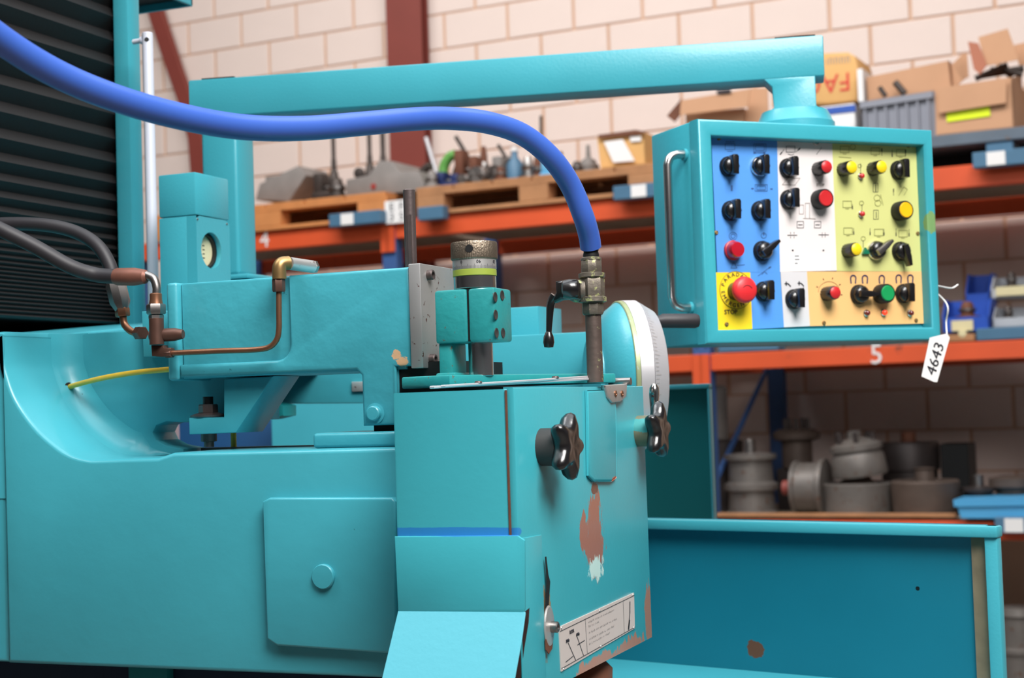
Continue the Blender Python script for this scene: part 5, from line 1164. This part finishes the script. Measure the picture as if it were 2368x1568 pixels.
# handles
def handle(side):
    if side == 'l':
        sx = 0; P_ = [PL(1585, 358, BO, e1), PL(1598, 712, BO, e1)]; o_ = -e1
    else:
        zz_ = [B(2170, 385).z, B(2176, 700).z]; P_ = [BO + e1 * wb + back * db * .45 + UP * zz_[0], BO + e1 * wb + back * db * .45 + UP * zz_[1]]; o_ = e1
    P_[1] = Vector((P_[0].x, P_[0].y, P_[1].z)); L_ = .030; a_, b_ = P_; dn = UP * -.016
    path = [a_, a_ + o_ * (L_ - .016), a_ + o_ * (L_ - .005) + dn * .3, a_ + o_ * L_ + dn, b_ + o_ * L_ - dn, b_ + o_ * (L_ - .005) - dn * .3, b_ + o_ * (L_ - .016), b_]
    pth = smooth_path(path[1:4], 5) + smooth_path(path[4:7], 5)
    bm = bmesh.new(); tube(bm, [a_] + pth + [b_], .0062, 16, 0); o = obj('handle', bm, 'steel', box, 80)
    for v in P_: obj('handle_foot', S(lathe, [(.0088, 0), (.0085, .004)], v, o_, 16), 'boxp', o)
    return a_ + o_ * L_, b_ + o_ * L_
handle('l'); ra, rb = handle('r')
# paper tag
tp = [B(2131, 783), B(2178, 776), B(2181, 786), B(2153, 884), B(2147, 884), B(2119, 871)]
tg = thing('paper_tag', 'white paper tag with handwritten 4643, tied to the right handle of the control box', 'tag', tp[0])
off = en * .012
bm = bmesh.new(); prism(bm, [p + off for p in (B(2138, 782), B(2178, 772), B(2184, 782), B(2155, 884), B(2148, 884), B(2119, 871))], en * .0006); obj('card', bm, 'paper', tg, 0)
up_ = (B(2172, 790) - B(2140, 870)); 
ux = (B(2165, 782) - B(2136, 878)).normalized(); uy = en.cross(ux)
text('4643', .026, (B(2151, 830) + off + en * .0008), ux, uy, 'ink', tg, 'handwriting')
tr = rb
bm = bmesh.new(); tube(bm, [B(2178, 778) + off, B(2184, 745) + en * .004, B(2180, 705) + en * .01, rb + UP * .03 + en * .006, B(2186, 668) + en * .012, B(2205, 660) + en * .01], .0013, 8, 8); obj('string', bm, 'paper', tg, 80)

# ================================================================== SPLASH GUARDS
va = R(105); VV = Vector((math.sin(va), math.cos(va), 0)); VN = Vector((-VV.y, VV.x, 0))
VN = Vector((math.cos(va), -math.sin(va), 0)); VN = -VN if VN.y < 0 else VN
t0 = D(1490, 1200, 2.30); 
def T(px, py, off=0): return PL(px, py, t0 + VN * off, VN)
tu = lambda v: v.dot(VV)
tray = thing('splash_guard', 'long teal splash guard trough with dark inner face, bottom right of the machine', 'splash guard', Vector((t0.x, t0.y, .7)))
TF = (VV, VN, UP); n0 = t0.dot(VN)
ul = tu(T(1340, 1300)); ur = tu(T(2285, 1300)); zt1 = T(1500, 1197).z; zf1 = T(1445, 1526).z
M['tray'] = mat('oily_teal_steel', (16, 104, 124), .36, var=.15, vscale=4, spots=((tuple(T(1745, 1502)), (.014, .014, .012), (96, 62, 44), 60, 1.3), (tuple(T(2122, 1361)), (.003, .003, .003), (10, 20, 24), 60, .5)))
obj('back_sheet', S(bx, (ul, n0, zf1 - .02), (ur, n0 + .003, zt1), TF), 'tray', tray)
obj('top_lip', S(bx, (ul, n0 - .018, zt1 - .0155), (ur + .02, n0 + .0035, zt1 - .0005), TF, bev=.003), 'teal', tray)
obj('trough_floor', S(bx, (ul, n0 - .35, zf1 - .012), (ur, n0 - .0003, zf1), TF), 'teal', tray)
obj('wiper_strip', S(bx, (tu(T(2250, 1300)), n0 - .004, zf1), (tu(T(2286, 1300)), n0 - .0005, zt1 - .016), TF), mat('oily_rubber_strip', (112, 100, 78), .6, var=.5, vscale=30), tray)
obj('end_plate', S(bx, (tu(T(2286, 1300)) + .0005, n0 - .014, zf1 - .2), (tu(T(2317, 1300)), n0 + .002, zt1 - .0005), TF, bev=.002), 'teal', tray)
g2 = thing('rear_splash_panel', 'teal upright splash panel with folded edges between guard and rack', 'splash guard', D(1600, 1100, 2.85))
q0 = D(1450, 885, 2.8); 
a, b = Y(1440, 890, q0.y), Y(1646, 887, q0.y)
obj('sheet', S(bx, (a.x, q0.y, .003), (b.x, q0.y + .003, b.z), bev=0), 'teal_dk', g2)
obj('top_fold', S(bx, (a.x, q0.y - .022, b.z - .0085), (b.x, q0.y + .0035, b.z), bev=.002), 'teal', g2)
obj('side_fold', S(bx, (b.x - .0035, q0.y - .022, .003), (b.x, q0.y + .003, b.z - .009), bev=.001), 'teal', g2)
print('objects', len(bpy.data.objects))
# repeats of one kind carry one group phrase
GP = {'steel_rail': 'labelled blue rail ends on the rack beams', 'storage_bin': 'plastic storage bins on the middle shelf', 'cup_drum': 'cup drums on the lower shelf', 'steel_bar': 'bars leaning on the top shelf',
      'hydraulic_hose': 'black hydraulic hoses at the left', 'drill_chuck': 'drill chucks on the long pallet', 'wooden_pallet': 'wooden pallets on the top shelf', 'bin_contents': 'parts lying in the storage bins',
      'crate_bar': 'bars in the grey crate', 'machine_column': 'dark spindles standing on the top shelf'}
for o in C.objects:
    if o.parent is None and o.get('label'):
        k_ = o.name.split('.')[0]
        if k_ in GP: o['group'] = GP[k_]
